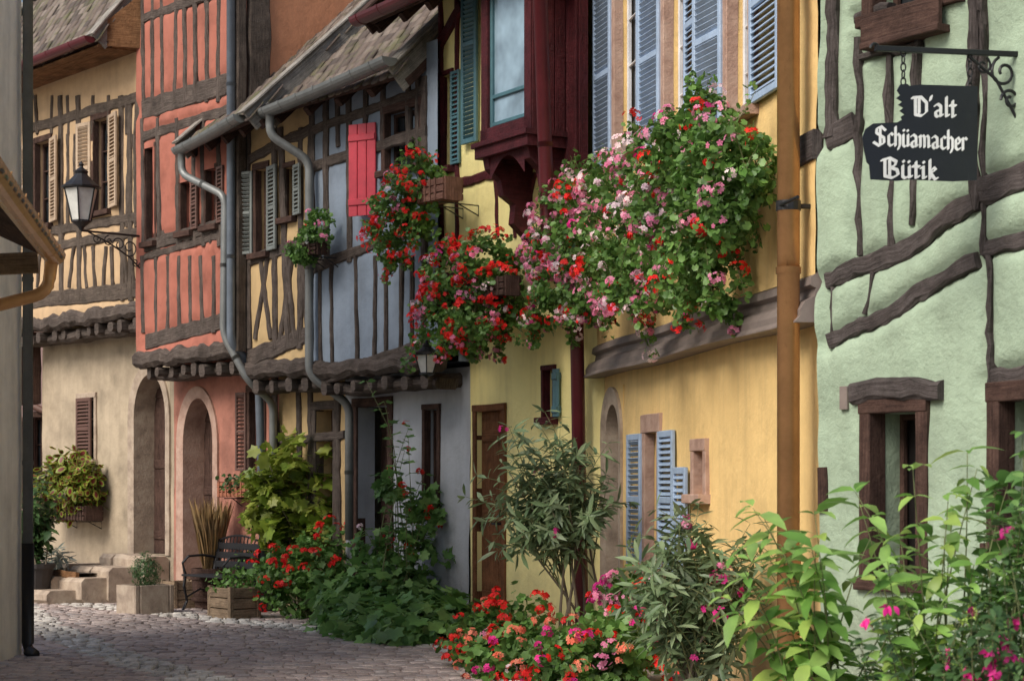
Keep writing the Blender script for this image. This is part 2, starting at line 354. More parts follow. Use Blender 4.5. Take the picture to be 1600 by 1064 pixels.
def door(parent,W,r,mat,fm,o=0,depth=.2,fw=.1):
    s0,s1,z0,z1=r; mb=MB()
    mb.wbox(W,s0-fw,s0,z0,z1,o-.1,o+.025,wob=.004); mb.wbox(W,s1,s1+fw,z0,z1,o-.1,o+.025,wob=.004); mb.wbox(W,s0-fw,s1+fw,z1,z1+fw,o-.1,o+.03,wob=.004)
    d=mk(leaf(W,s0,s1,z0,z1,o-depth),'door',parent,mat)
    mk(mb,'frame',d,fm)
    h=MB(); h.tube([W.pt(s1-.09,z0+1.0,o-depth+.02),W.pt(s1-.09,z0+1.0,o-depth+.07),W.pt(s1-.19,z0+1.0,o-depth+.07)],.012); mk(h,'handle',d,'iron')
    return d
def arch(parent,wmb,W,s0,s1,z0,zt,t,stm,dm,pt=1.25):
    r=(s1-s0)/2; c=(s0+s1)/2; rise=min(r*pt,(zt-z0)*.6); zs=zt-rise; n=20
    def curve(e):
        P=[(s0-e,z0),(s0-e,z0+(zs-z0)*.5)]
        for i in range(n+1):
            a=math.pi*(1-i/n); P.append((c+(r+e)*math.cos(a),zs+(rise+e)*math.sin(a)))
        return P+[(s1+e,z0+(zs-z0)*.5),(s1+e,z0)]
    I=curve(0);O=curve(t); mb=MB(); m=len(I)
    vs=[W.pt(a,b,.012) for a,b in I]+[W.pt(a,b,.03) for a,b in O]+[W.pt(a,b,-.34) for a,b in I]+[W.pt(a,b,-.05) for a,b in O]
    fs=[[i,i+1,m+i+1,m+i] for i in range(m-1)]+[[i,i+1,2*m+i+1,2*m+i] for i in range(m-1)]+[[m+i,m+i+1,3*m+i+1,3*m+i] for i in range(m-1)]
    mb.add(vs,fs)
    ztop=zt+t
    for i in range(2,m-3):
        a,b=O[i],O[i+1]
        wmb.add([W.pt(a[0],a[1],.004),W.pt(b[0],b[1],.004),W.pt(b[0],ztop,.004),W.pt(a[0],ztop,.004)],[[0,1,2,3]])
    dd=mk(leaf(W,s0-.02,s1+.02,z0,zt+.02,-.3),'door',parent,dm); mk(mb,'arch_surround',dd,stm,label='worn sandstone arch around the doorway')
    h=MB(); h.tube([W.pt(s1-.1,z0+1.0,-.28),W.pt(s1-.1,z0+1.0,-.22),W.pt(s1-.2,z0+1.0,-.22)],.012); mk(h,'handle',dd,'iron')
    return (s0-t,s1+t,z0,ztop)
def downpipe(parent,path,r,mat,label=None):
    pts=[V(p) for p in path]; P=[pts[0]]
    for i in range(1,len(pts)-1):
        a=pts[i-1];b=pts[i];c=pts[i+1]; e=min(.12,(a-b).length*.45,(c-b).length*.45)
        x=b+(a-b).normalized()*e; y=b+(c-b).normalized()*e
        for k in range(5):
            t=k/4; P.append(x*(1-t)**2+b*2*t*(1-t)+y*t*t)
    P.append(pts[-1]); mb=MB(); mb.tube(P,r,24)
    for i in range(len(pts)-1):
        a=pts[i];b=pts[i+1]; l=(b-a).length
        if l<.6: continue
        n=max(1,int(l/1.6)); t=(b-a).normalized()*.02
        for k in range(n):
            q=a.lerp(b,(k+.5)/n); mb.tube([q-t,q+t],r*1.12,24)
    return mk(mb,'downpipe',parent,mat,smooth=True,label=label)
def gutter(parent,p0,p1,mat,r=.075,pipe=None,pr=.048,pmat=None,name='gutter'):
    mb=MB(); p0=V(p0);p1=V(p1); sec=[(r*math.cos(a),r*math.sin(a)) for a in [math.pi+math.pi*i/9 for i in range(10)]]
    sec=sec+[(x*.93,y*.93) for x,y in reversed(sec)]
    mb.sweep([p0,p0.lerp(p1,.5)+V((0,0,-.012)),p1],sec,V((0,0,1)))
    for i in range(7):
        q=p0.lerp(p1,(i+.3)/7); t=(p1-p0).normalized()*.012
        mb.sweep([q-t,q+t],[(x*1.07,y*1.07-.0) for x,y in sec],V((0,0,1)))
    for q in (p0,p1):
        t=(p1-p0).normalized()*.004; mb.sweep([q-t,q+t],[(r*math.cos(a),r*math.sin(a)) for a in [math.pi+math.pi*i/9 for i in range(10)]],V((0,0,1)))
    g=mk(mb,name,parent,mat,smooth=False)
    if pipe: downpipe(g,pipe,pr,pmat or mat)
    return g
# ------------------------------------------------------------ scatter templates
def kite(L_,w,x0=0,y0=0,ang=0,z=0):
    p=[(0,0,0),(.45*L_,w,.0),(L_,0,-.04*L_),(.45*L_,-w,.0)]; c,s=math.cos(ang),math.sin(ang)
    return [(x0+x*c-y*s,y0+x*s+y*c,z+q) for x,y,q in p]
def T_ger():
    v=[(.45,0,-.05)];n=12
    for i in range(n):
        a=2*math.pi*i/n+math.pi; r=(.5 if i%2 else .42) if i else .22
        v.append((.5+r*math.cos(a),r*math.sin(a),.03*math.cos(3*a)))
    return v,[[0,i+1,(i+1)%n+1] for i in range(n)],[0]*n
def T_lobe():
    v=[(.3,0,-.03)];n=14
    for i in range(n):
        a=2*math.pi*i/n+math.pi; k=[.18,.34,.30,.50,.36,.56,.42,.66,.42,.56,.36,.50,.30,.34][i]
        v.append((.4+k*math.cos(a),k*math.sin(a),.04*math.cos(3*a)-.1*max(0,math.cos(a))))
    return v,[[0,i+1,(i+1)%n+1] for i in range(n)],[0]*n
def T_lance(w=.085,bend=.1):
    v=[(0,0,0)]
    for x,k in ((.3,.9),(.65,1)):
        z=-bend*x*x; v+=[(x,w*k,z+.03),(x,0,z),(x,-w*k,z+.03)]
    v.append((1,0,-bend))
    return v,[[0,2,1],[0,3,2],[1,2,5,4],[2,3,6,5],[4,5,7],[5,6,7]],[0]*6
def T_ovate(w=.27):
    v=[(0,0,0)]
    for x,k in ((.2,.72),(.5,1),(.8,.55)):
        z=.05-.28*x*x; v+=[(x,w*k,z+.05*k),(x,0,z),(x,-w*k,z+.05*k)]
    v.append((1,0,-.24))
    f=[[0,2,1],[0,3,2]]
    for i in (1,4): f+=[[i,i+1,i+4,i+3],[i+1,i+2,i+5,i+4]]
    f+=[[7,8,10],[8,9,10]]; return v,f,[0]*len(f)
def T_pinn():
    v=[];f=[]
    for i in range(5):
        x=.15+.15*i; z=-.2*x*x
        for sgn in (-1,1):
            o=len(v); v+=kite(.34,.095,x,0,sgn*.95,z); f.append([o,o+1,o+2,o+3])
    o=len(v); v+=kite(.32,.09,.85,0,0,-.15); f.append([o,o+1,o+2,o+3]); return v,f,[0]*len(f)
def T_floret():
    v=[(0,0,0)];f=[]
    for i in range(5):
        a=2*math.pi*i/5; o=len(v)
        v+=[(.75*math.cos(a-.5),.75*math.sin(a-.5),.2),(1.0*math.cos(a),1.0*math.sin(a),.1),(.75*math.cos(a+.5),.75*math.sin(a+.5),.2)]
        f.append([0,o,o+1,o+2])
    return v,f,[0]*5
def T_coleus():
    n=10
    inn=[(.5+.3*math.cos(2*math.pi*i/n),.17*math.sin(2*math.pi*i/n),.03) for i in range(n)]
    out=[(.5+(.52 if i%2==0 else .46)*math.cos(2*math.pi*i/n),.32*(1 if i%2==0 else .86)*math.sin(2*math.pi*i/n),0) for i in range(n)]
    v=[(.5,0,.0)]+inn+out; f=[[0,1+i,1+(i+1)%n] for i in range(n)]+[[1+i,1+n+i,1+n+(i+1)%n,1+(i+1)%n] for i in range(n)]
    return v,f,[1]*n+[0]*n
def T_tile():
    v=[(0,-.5,0),(0,.5,0),(1.5,.5,.0),(1.75,.2,.0),(1.75,-.2,0),(1.5,-.5,0)]; v+= [(x,y,z+.09) for x,y,z in v]
    return v,[[6,7,8,9,10,11],[1,2,8,7],[2,3,9,8],[3,4,10,9],[4,5,11,10],[5,0,6,11]],[0]*6
def T_stone():
    b=[(-.5,-.4),(-.44,-.5),(.44,-.5),(.5,-.4),(.5,.4),(.44,.5),(-.44,.5),(-.5,.4)]
    v=[(x,y,-.25) for x,y in b]+[(x*.97,y*.97,.1) for x,y in b]+[(x*.86,y*.82,.16) for x,y in b]+[(0,0,.175)]
    f=[]
    for r in (0,8):
        for i in range(8): j=(i+1)%8; f.append([r+i,r+j,r+8+j,r+8+i])
    f+=[[16+i,16+(i+1)%8,24] for i in range(8)]; return v,f,[0]*24
TG,TL,TO,TP,TF,TC,TT,TS=T_ger(),T_lance(),T_ovate(),T_pinn(),T_floret(),T_coleus(),T_tile(),T_stone()
TO2=T_ovate(.36); TB=T_lobe(); TLW=T_lance(.105,.14)
def nrm(a): return a/np.maximum(np.linalg.norm(a,axis=-1,keepdims=True),1e-9)
def scatter(name,T,P,Nn,D,S,mats,mi=None,parent=None,label=None,smooth=False):
    tv=np.array(T[0],float); P=np.asarray(P,float); k=len(P); z=nrm(np.asarray(Nn,float)); D=np.asarray(D,float)
    x=nrm(D-(D*z).sum(1,keepdims=True)*z); y=np.cross(z,x); S=np.asarray(S,float)
    if S.ndim==1: S=np.stack([S,S,S],1)
    q=tv[None]*S[:,None,:]
    vs=P[:,None,:]+q[...,0:1]*x[:,None]+q[...,1:2]*y[:,None]+q[...,2:3]*z[:,None]
    m=len(tv); vs=vs.reshape(-1,3)
    fl=[len(f) for f in T[1]]; flat=np.array([i for f in T[1] for i in f]); nl=len(flat)
    loops=(flat[None]+np.arange(k)[:,None]*m).ravel(); starts=(np.concatenate([[0],np.cumsum(fl)[:-1]])[None]+np.arange(k)[:,None]*nl).ravel()
    me=bpy.data.meshes.new(name); me.vertices.add(len(vs)); me.vertices.foreach_set('co',vs.ravel())
    me.loops.add(len(loops)); me.loops.foreach_set('vertex_index',loops.astype(np.int32))
    me.polygons.add(len(starts)); me.polygons.foreach_set('loop_start',starts.astype(np.int32))
    tm=np.array(T[2]); mm=np.tile(tm,k) if mi is None else np.repeat(np.asarray(mi),len(fl))
    for a in (mats if isinstance(mats,list) else [mats]): me.materials.append(M[a])
    me.polygons.foreach_set('material_index',mm.astype(np.int32))
    if smooth: me.polygons.foreach_set('use_smooth',np.ones(len(starts),bool))
    me.update(calc_edges=True); me.validate()
    return finish(bpy.data.objects.new(name,me),parent,label)
def clump(p,f,seed): 
    q=p*f+seed
    return np.sin(q[:,0]+1.3*np.sin(q[:,2]))*np.sin(q[:,1]*1.1+seed+np.sin(q[:,0]))+.6*np.sin(q[:,2]*1.7+q[:,0]*.9)
def mound(E,n,thr=-.7,freq=9,inner=.45):
    E=[(np.array(c,float),np.array(r if hasattr(r,'__len__') else (r,r,r),float)) for c,r in E]
    w=np.array([np.prod(r)**(2/3) for c,r in E]); w/=w.sum(); n2=int(n*2.4)
    idx=NP.choice(len(E),n2,p=w); d=nrm(NP.normal(size=(n2,3))); rad=inner+(1.18-inner)*NP.random(n2)**.6
    C=np.array([e[0] for e in E])[idx]; R=np.array([e[1] for e in E])[idx]
    p=C+d*R*rad[:,None]*(1+.2*np.sin(d[:,:1]*7+d[:,2:]*9+idx[:,None]))
    k=clump(p,freq,3.1)>thr; p,d=p[k][:n],d[k][:n]; return p,d
def leaves(name,T,p,d,size,mats,parent,up=.5,jit=.7,label=None,mi=None,droop=.6):
    n=len(p); Nn=nrm(d*.7+np.array([0,0,up])+NP.normal(size=(n,3))*jit); D=d+NP.normal(size=(n,3))*.8+np.array([0,0,-droop])
    S=size*(.5+.8*NP.random(n)); return scatter(name,T,p,Nn,D,S,mats,mi,parent,label)
def blossoms(parent,E,n,mats,probs,cr=.045,nf=11,fs=.017,front=None,name='blossoms',r0=1.05,label=None,biasz=0):
    E=[(np.array(c,float),np.array(r if hasattr(r,'__len__') else (r,r,r),float)) for c,r in E]
    P=[];D=[];MI=[];S=[]; k=0
    w=np.array([np.prod(r)**(2/3) for c,r in E]); w/=w.sum()
    while k<n:
        i=NP.choice(len(E),p=w); c,r=E[i]; d=nrm(NP.normal(size=3))
        if front is not None and np.dot(d,front)<-.15: continue
        if biasz and d[2]*biasz<-.5: continue
        q=c+d*r*(r0+.24*NP.random())
        # blooms come in patches, with plain leaf between
        if not biasz and len(E)>6 and math.sin(q[0]*8.3+1.7)*math.sin(q[2]*7.1+q[1]*3.0)<-.35 and NP.random()<.75: k+=.02; continue
        if any(np.sum(((q-c2)/r2)**2)<.9 for c2,r2 in E): k+=.05; continue
        bi=math.sin(q[0]*5.1+q[2]*3.3)*math.sin(q[1]*3.7-q[2]*4.1); pr=np.array(probs)*np.exp(1.1*bi*np.array([1,-1,-.6,1,.3])[:len(probs)]); pr/=pr.sum()
        ci=NP.choice(len(mats),p=pr); m=int(nf*(.35+.95*NP.random())); sz=cr*(.5+.75*NP.random())
        dd=nrm(NP.normal(size=(m,3))+d*.9+np.array([0,0,.4]))
        P.append(q+dd*sz*np.array([1,1,.8])); D.append(dd); MI+= [ci]*m; S.append(fs*(.75+.5*NP.random(m))); k+=1
    P=np.concatenate(P);D=np.concatenate(D);S=np.concatenate(S)
    return scatter(name,TF,P,nrm(D+NP.normal(size=D.shape)*.25),NP.normal(size=D.shape),S,mats,MI,parent,label)
def stems(base,crown,n,spread=.08,curl=.12,shell=.5):
    c,r=np.array(crown[0],float),np.array(crown[1],float); out=[]; b=np.array(base,float)
    for i in range(n):
        d=nrm(NP.normal(size=3)); tip=c+d*r*(shell+(1-shell)*NP.random()**.5)
        p0=b+np.array([NP.normal()*spread,NP.normal()*spread,0]); h=tip[2]-p0[2]
        ct=p0+np.array([(tip[0]-p0[0])*.25,(tip[1]-p0[1])*.25,h*.62]); t=np.linspace(0,1,11)[:,None]
        pa=(1-t)**2*p0+2*t*(1-t)*ct+t*t*tip; pa[:,:2]+=np.sin(t*5+i)*curl*.12; out.append(pa)
    return out
def twigs(trunks,crown,n):
    """side branches that leave the trunks high up and end in the crown"""
    c,r=np.array(crown[0],float),np.array(crown[1],float); out=[]
    for i in range(n):
        tr=trunks[i%len(trunks)]; a=tr[NP.integers(4,10)]; d=nrm(NP.normal(size=3)); tip=c+d*r*(.3+.7*NP.random()**.6)
        ct=a*.5+tip*.5+np.array([0,0,.12]); t=np.linspace(0,1,7)[:,None]; out.append((1-t)**2*a+2*t*(1-t)*ct+t*t*tip)
    return out
def stem_mesh(parent,paths,r,mat,name='stems'):
    mb=MB()
    for p in paths: mb.tube([V(q) for q in p],r,5,taper=[1-.75*i/(len(p)-1) for i in range(len(p))])
    return mk(mb,name,parent,mat,smooth=True)
def along(paths,t0,per,whorl,size,spread=.9,jit=.3):
    P=[];D=[];Nn=[];S=[]
    for p in paths:
        for t in np.linspace(t0,1,per):
            x=t*(len(p)-1); i=min(int(x),len(p)-2); q=p[i]+(p[i+1]-p[i])*(x-i); tg=nrm(p[i+1]-p[i])
            a0=NP.random()*6.28; s1=nrm(np.cross(tg,[.2,.1,1])+1e-4); s2=np.cross(tg,s1)
            for k in range(whorl):
                a=a0+6.283*k/whorl; sd=s1*math.cos(a)+s2*math.sin(a); sp=spread*(1-.35*(t>.93))
                d=nrm(tg*math.cos(sp)+sd*math.sin(sp)+NP.normal(size=3)*jit*.5)
                P.append(q+NP.normal(size=3)*.006); D.append(d); Nn.append(nrm(tg+np.array([0,0,.6])+NP.normal(size=3)*jit)); S.append(size*(.45+.75*NP.random()))
    return np.array(P),np.array(Nn),np.array(D),np.array(S)
# ============================================================ plan of the street (survey points)
def plan(px,ppm): return ((px-CX)/ppm, F/ppm)
pA0=plan(80,108); pAB=plan(272,120); pBD=plan(430,130); pDE=plan(735,150); pEF=plan(945,168); pFG=plan(1290,255); pG1=(3.65,9.55)
WA=Wall(pA0,pAB); WB=Wall(pAB,pBD); WD=Wall(pBD,pDE); WE=Wall(pDE,pEF); WF=Wall(pEF,pFG); WG=Wall(pFG,pG1)
WAu=Wall(pA0,pAB,.45); WBu=Wall(pAB,pBD,.5); WDu=Wall(pBD,pDE,.4); WEu=Wall(pDE,pEF,.3); WFu=Wall(pEF,pFG,.06)
def joists(mb,W,s0,s1,z,n,o0,o1,w=.12,h=.15):
    for i in range(n):
        s=s0+(s1-s0)*(i+.5+RN.uniform(-.18,.18))/n; mb.bar(W.pt(s,z,o0),W.pt(s,z-.02+RN.uniform(-.02,.02),o1-.04+RN.random()*.07),V((0,0,1)),w*RN.uniform(.7,1.2),h*RN.uniform(.75,1.1),.03,.012)
def jetty(parent,W,s0,s1,z,WL,l0,l1,n,oo,hb=.2):
    jb=MB(); jb.bar(W.pt(s0,z,.0),W.pt(s1,z,.0),W.n3,hb,.2,.05,.03,jit=.008); jb.bar(WL.pt(l0,z-.2,oo*.55),WL.pt(l1,z-.22,oo*.55),WL.n3,.12,.3,.04,.03)
    joists(jb,WL,l0,l1,z-.17,n,-.1,oo+.03); mk(jb,'jetty_beam',parent,'timb')
def roof(parent,W,s0,s1,ze,oe,pitch,length,vergem='greyw',tile=(.17,.16),soffit=None,label=None,vw=.24):
    cp,sp=math.cos(pitch),math.sin(pitch); up=(-W.n3)*cp+V((0,0,1))*sp; nn=W.n3*sp+V((0,0,1))*cp
    e0=W.pt(s0,ze,oe); e1=W.pt(s1,ze,oe); mb=MB()
    b=-nn*.07
    mb.add([e0+b,e1+b,e1+up*length+b,e0+up*length+b,e0+b-nn*.05,e1+b-nn*.05,e1+up*length+b-nn*.05,e0+up*length+b-nn*.05],[[0,1,2,3],[4,5,6,7],[0,1,5,4],[1,2,6,5],[3,0,4,7]])
    R_=mk(mb,'roof',parent,soffit or 'dkbrown',label=label)
    nr=int(length/tile[1]); nc=int((s1-s0)/tile[0]); P=[];D=[];NN=[];S=[]
    for i in range(nr):
        for j in range(nc+1):
            q=e0+W.d3*((j+(.5 if i%2 else 0))*tile[0]*(s1-s0)/(nc*tile[0]))+up*(tile[1]*(i+1.25))-nn*.035
            if (q-e0).dot(W.d3)>s1-s0: continue
            P.append(q+nn*(RN.random()*.02)); D.append(-up+W.d3*RN.uniform(-.08,.08)); NN.append(nn+up*(-.13)+W.d3*RN.uniform(-.05,.05)); S.append(tile[1])
    scatter('roof_tiles',TT,P,NN,D,[(s,s*1.0,s) for s in S],'tile',parent=R_)
    vb=MB()
    for s,k in ((s0,-1),(s1,1)):
        q=W.pt(s,ze,oe)+W.d3*k*.02; vb.bar(q-up*.05-nn*.08,q+up*length-nn*.08,nn,.04,vw,.008,.004)
        vb.bar(q-up*.06+nn*.055-W.d3*k*.05,q+up*length+nn*.055-W.d3*k*.05,nn,.22,.025,.004,.004)
    mk(vb,'verge_board',R_,vergem)
    rf=MB(); n=int((s1-s0)/.55)
    for i in range(n+1):
        q=W.pt(s0+(s1-s0)*i/n,ze,oe-.03)-nn*.17; rf.bar(q,q+up*1.3,nn,.09,.1,.01)
    mk(rf,'rafters',R_,'dkbrown')
    return R_
HL='half_timbered_house'
# ---- A beige
HA=thing(HL,'beige half-timbered house with arched door and slatted shutters','house',WA.pt(WA.L/2,0,0))
lo=MB(); ra=WA.rect(210,585,259,862); hA=arch(HA,lo,WA,ra[0],ra[1],.6,ra[3],.14,'stone','dkbrown',pt=1.3)
wA1=WA.rect(125,622,149,718)
wallgrid(lo,WA,-.3,WA.L,0,3.75,[hA,wA1]); shell(lo,WA,-.3,WA.L,0,3.75,o=-.35)
mk(lo,'wall',HA,'Alow',smooth=True,label='worn grey beige plaster wall')
w=window(HA,WA,wA1,'stone',fw=.06,sill=True)
shutter(w,WA,wA1[0],wA1[2],wA1[3],wA1[1]-wA1[0],2,1,'brsh',o=.02)
zjA=3.75; ztA=7.1
bA=[]
for (y0,y1,wd) in ((472,452,.22),(392,362,.13),(368,338,.13),(205,150,.14)):
    bA.append((39,y0,226,y1,wd))
for x in (42,98,126,193,206,220): bA.append((x,470,x-2,150,.12))
for x in (60,72,84,110,137,150,163,178,200,212): bA.append((x,450,x+RN.uniform(-7,7),385,.07))
for x in (60,82,109,146,172,200,213): bA.append((x,210,x+RN.uniform(-4,4),150,.07))
for x in (108,118,200,214): bA.append((x,355,x+RN.uniform(-4,4),210,.07))
bA=pxbeams(WAu,bA)
wA2=WAu.rect(57,222,79,352); wA3=WAu.rect(148,186,171,330)
up=MB(); wallgrid(up,WAu,-.3,WAu.L,zjA,ztA+.4,[wA2,wA3],.06,bA,.025); shell(up,WAu,-.3,WAu.L,zjA,ztA+.4,o=-.25)
mk(up,'upper_wall',HA,'A',smooth=True,label='ochre plaster panels between timbers')
timbers(WAu,HA,bA,'timbA')
window(HA,WAu,wA2,'dkbrown',shut=((-1,12,.32,'crsh','slat'),(1,12,.36,'crsh','slat')))
window(HA,WAu,wA3,'dkbrown',shut=((-1,10,.32,'crsh','slat'),(1,12,.36,'crsh','slat')))
jetty(HA,WAu,-.3,WAu.L+.05,zjA+.03,WA,-.2,WA.L,11,.45)
RA=roof(HA,WA,-1.2,WA.uv(150,70,1.05)[0],7.25,1.05,math.radians(50),9,'greyw')
sf=MB(); s1=WA.uv(150,70,1.05)[0]
sf.add([WA.pt(-1.2,7.12,1.0),WA.pt(s1,7.12,1.0),WA.pt(WA.L+.1,7.12,.4),WA.pt(-1.2,7.12,.4)],[[0,1,2,3]])
sf.add([WA.pt(s1,7.12,1.02),WA.pt(WA.L+.1,7.12,.42),WA.pt(WA.L+.1,7.9,.42),WA.pt(s1,7.35,1.02)],[[0,1,2,3]])
for k in range(4): sf.wbox(WA,-1.2,s1,7.115-.004*k,7.13,.45+.15*k,.58+.15*k)
mk(sf,'soffit',RA,'brownw')
gutter(RA,WA.pt(-1.2,7.22,1.13),WA.pt(s1,7.22,1.13),'burgp',r=.085)
# ---- B red
HB=thing(HL,'tall weathered red half-timbered house with arched stone doorway','house',WB.pt(WB.L/2,0,0))
lo=MB(); rb=WB.rect(287,622,333,852); hB=arch(HB,lo,WB,rb[0],rb[1],.25,rb[3],.15,'pinkst','dkbrown',pt=1.5)
wB1=WB.rect(392,612,412,735)
wallgrid(lo,WB,0,WB.L+.1,0,3.1,[hB,wB1]); shell(lo,WB,0,WB.L+.1,0,3.1,o=-.35)
mk(lo,'wall',HB,'Blow',smooth=True,label='faded red plaster wall')
window(HB,WB,wB1,'dkbrown',shut=((-1,10,.2,'brsh','slat'),))
zjB=3.1
bB=[(224,172,366,128,.26),(224,215,364,170,.13),(228,385,366,345,.16),(228,402,366,362,.1),(230,535,364,498,.2),(224,30,366,-20,.12)]
for x in (226,246,264,282,300,318,336,353,367): bB.append((x,520,x-1+RN.uniform(-2,2),400,.09))
for x in (226,250,280,306,320,345,367): bB.append((x,385,x-2,185,.10))
for x in (226,240,256,275,292,308,324,342,366): bB.append((x,160,x+RN.uniform(-3,3),-60,.09))
for x in (262,294,330): bB.append((x,380,x+RN.uniform(-9,9),362,.06))
bB=pxbeams(WBu,bB)
wB=[WBu.rect(231,232,243,378),WBu.rect(285,285,300,362),WBu.rect(324,265,340,352)]
up=MB(); wallgrid(up,WBu,0,WBu.L,zjB,9.5,wB,.055,bB,.045); shell(up,WBu,0,WBu.L,zjB,9.5,o=-.02)
mk(up,'upper_wall',HB,'B',smooth=True,label='weathered red plaster pillow panels between dark timbers')
sd=MB()
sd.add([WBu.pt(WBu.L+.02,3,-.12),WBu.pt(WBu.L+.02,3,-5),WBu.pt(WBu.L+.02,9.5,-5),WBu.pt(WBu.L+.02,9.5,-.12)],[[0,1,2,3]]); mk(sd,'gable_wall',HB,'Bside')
cb=MB(); cb.bar(WBu.pt(WBu.L-.02,3.1,.0),WBu.pt(WBu.L-.02,9.5,0),WBu.n3,.2,.14,.02,.01); cb.bar(WBu.pt(WBu.L+.03,3.1,-.25),WBu.pt(WBu.L+.03,9.5,-.25),WBu.n3,.1,.3,.02,.01)
mk(cb,'corner_post',HB,'timbA')
timbers(WBu,HB,bB,'timb',h=.05,o=.005,jit=.007)
for r in wB: window(HB,WBu,r,'dkbrown',fw=.05,nh=1,shut=((1,8,.2,'brsh','slat'),) if r is not wB[0] else ())
jetty(HB,WBu,0,WBu.L,zjB+.02,WB,.1,WB.L,8,.5)
rfB=MB(); rfB.wbox(WBu,-.2,WBu.L+.1,9.5,9.62,-5.2,.5); rB=mk(rfB,'roof',HB,'tile')
u=WBu.uv(363,10,.1)[0]
downpipe(rB,[WBu.pt(u,9.3,.12),WBu.pt(u,3.2,.12),WB.pt(WB.L-.05,2.85,.2),WB.pt(WB.L-.05,.3,.12)],.05,'zincb',label='blue grey zinc downpipe')
# ---- C sand and D blue share one street line
sC=WDu.uv(490,400)[0]; sCl=WD.uv(540,800)[0]
HC=thing(HL,'narrow sand coloured half-timbered house with sagging gutter','house',WD.pt(sC/2,0,0))
lo=MB(); dC=WD.rect(495,640,522,860); wallgrid(lo,WD,0,sCl,0,2.85,[dC]); shell(lo,WD,0,sCl,0,2.85,o=-.35); mk(lo,'wall',HC,'C',smooth=True)
door(HC,WD,(dC[0],dC[1],0,dC[3]),'dkbrown','timb')
bC=[(388,560,492,520,.2),(392,408,492,372,.13),(388,250,492,200,.12)]
for x0,x1 in ((390,388),(432,430),(452,440),(488,488),(470,472)): bC.append((x0,545,x1,200,.11))
for x0,x1 in ((400,420),(425,408),(440,458),(462,450),(468,482),(484,474)): bC.append((x0,530,x1,400,.08))
bC=pxbeams(WDu,bC); wC=[WDu.rect(402,265,418,395),WDu.rect(445,262,460,340)]
up=MB(); wallgrid(up,WDu,0,sC,2.85,5.95,wC,.06,bC,.015); shell(up,WDu,0,sC,2.85,5.95,o=-.25); mk(up,'upper_wall',HC,'C',smooth=True)
timbers(WDu,HC,bC,'timb')
lb=pxbeams(WD,[(436,900,430,590,.14),(470,800,468,600,.1),(488,880,486,590,.1),(530,900,528,600,.12),(430,690,540,680,.1)])
timbers(WD,HC,lb,'timb',name='lower_timber_frame')
window(HC,WDu,wC[0],'dkbrown',shut=((-1,22,.22,'greysh','slat'),(1,10,.28,'greysh','slat'))); window(HC,WDu,wC[1],'dkbrown',fw=.05,shut=((1,12,.22,'greysh','slat'),))
jetty(HC,WDu,0,sC,2.86,WD,.1,sC,4,.4)
g0=V((-4.06,24.2,5.6)); g1=V((-3.06,22.4,5.68)); WCg=Wall(tuple(g0.xy),tuple(g1.xy))
RC=roof(HC,WCg,-.05,WCg.L+.12,5.68,-.05,math.radians(43),4.6,'greyw',label='small mossy tiled roof over the sand coloured house')
gutter(RC,g0,g1,'zinc',r=.09)
downpipe(RC,[g0+V((.06,-.1,-.05)),g0+V((.06,-.1,-.32)),WBu.pt(WBu.L-.12,4.95,.12),WBu.pt(WBu.L-.12,3.3,.14),WDu.pt(.16,2.75,.06),WD.pt(.12,2.5,.1),WD.pt(.12,.2,.1)],.046,'zinc',label='grey zinc downpipe with a long bend')
# ---- D slate blue
HD=thing(HL,'slate blue half-timbered house with red shutter and grey base','house',WD.pt((sC+WD.L)/2,0,0))
lo=MB(); dD=WD.rect(560,635,607,880); dD=(dD[0],dD[1],0,dD[3]); wD1=WD.rect(666,640,685,800)
wallgrid(lo,WD,sCl,WD.L,0,2.75,[dD,wD1],amp=.03); shell(lo,WD,sCl,WD.L,0,2.75,o=-.35); mk(lo,'wall',HD,'Dlow',smooth=True,label='rough pale grey plaster wall')
door(HD,WD,dD,'dkbrown','dkbrown',depth=.3); window(HD,WD,wD1,'dkbrown',fw=.05,nv=0,nh=1)
bD=[(492,596,668,540,.16),(492,418,668,352,.12),(488,262,668,205,.12),(488,205,668,140,.1)]
for x0,x1 in ((503,501),(521,519),(560,558),(586,588),(604,605),(627,629),(646,645),(664,664)): bD.append((x0,575,x1,400,.055))
for x0,x1 in ((490,489),(512,511),(548,546),(664,664)): bD.append((x0,410,x1,120,.10))
for x0,x1 in ((530,527),(570,575),(600,600),(640,640),(655,655)): bD.append((x0,230,x1,120,.08))
bD=pxbeams(WDu,bD); wDu=WDu.rect(604,172,656,262)
up=MB(); wallgrid(up,WDu,sC,WDu.L,2.8,6.1,[wDu],.06,bD,.015); shell(up,WDu,sC,WDu.L,2.8,6.1,o=-.25); mk(up,'upper_wall',HD,'D',smooth=True,label='slate blue plaster panels')
timbers(WDu,HD,bD,'timb',wob=.009)
w=window(HD,WDu,wDu,'dkbrown',nv=1,nh=2)
shutter(w,WDu,WDu.uv(592,270)[0],WDu.uv(570,340)[1],WDu.uv(570,205)[1]+.05,.36,22,-1,'redsh',style='plank',label='crimson plank shutter swung open')
jetty(HD,WDu,sC,WDu.L,2.79,WD,sC+.1,WD.L-.1,7,.42,.18)
d0=WD.uv(405,185,.95)[0]; d1=WD.uv(602,85,.95)[0]
RD=roof(HD,WD,d0-.1,WD.L-.25,5.78,.8,math.radians(43),5.5,'greyw',label='old tiled roof with silvered verge boards',vw=.32)
gutter(RD,WD.pt(d0,5.72,.9),WD.pt(d1,5.88,.9),'zinc',r=.095)
sp=WDu.uv(488,300,.08)[0]; sl_=WD.uv(548,640,.12)[0]
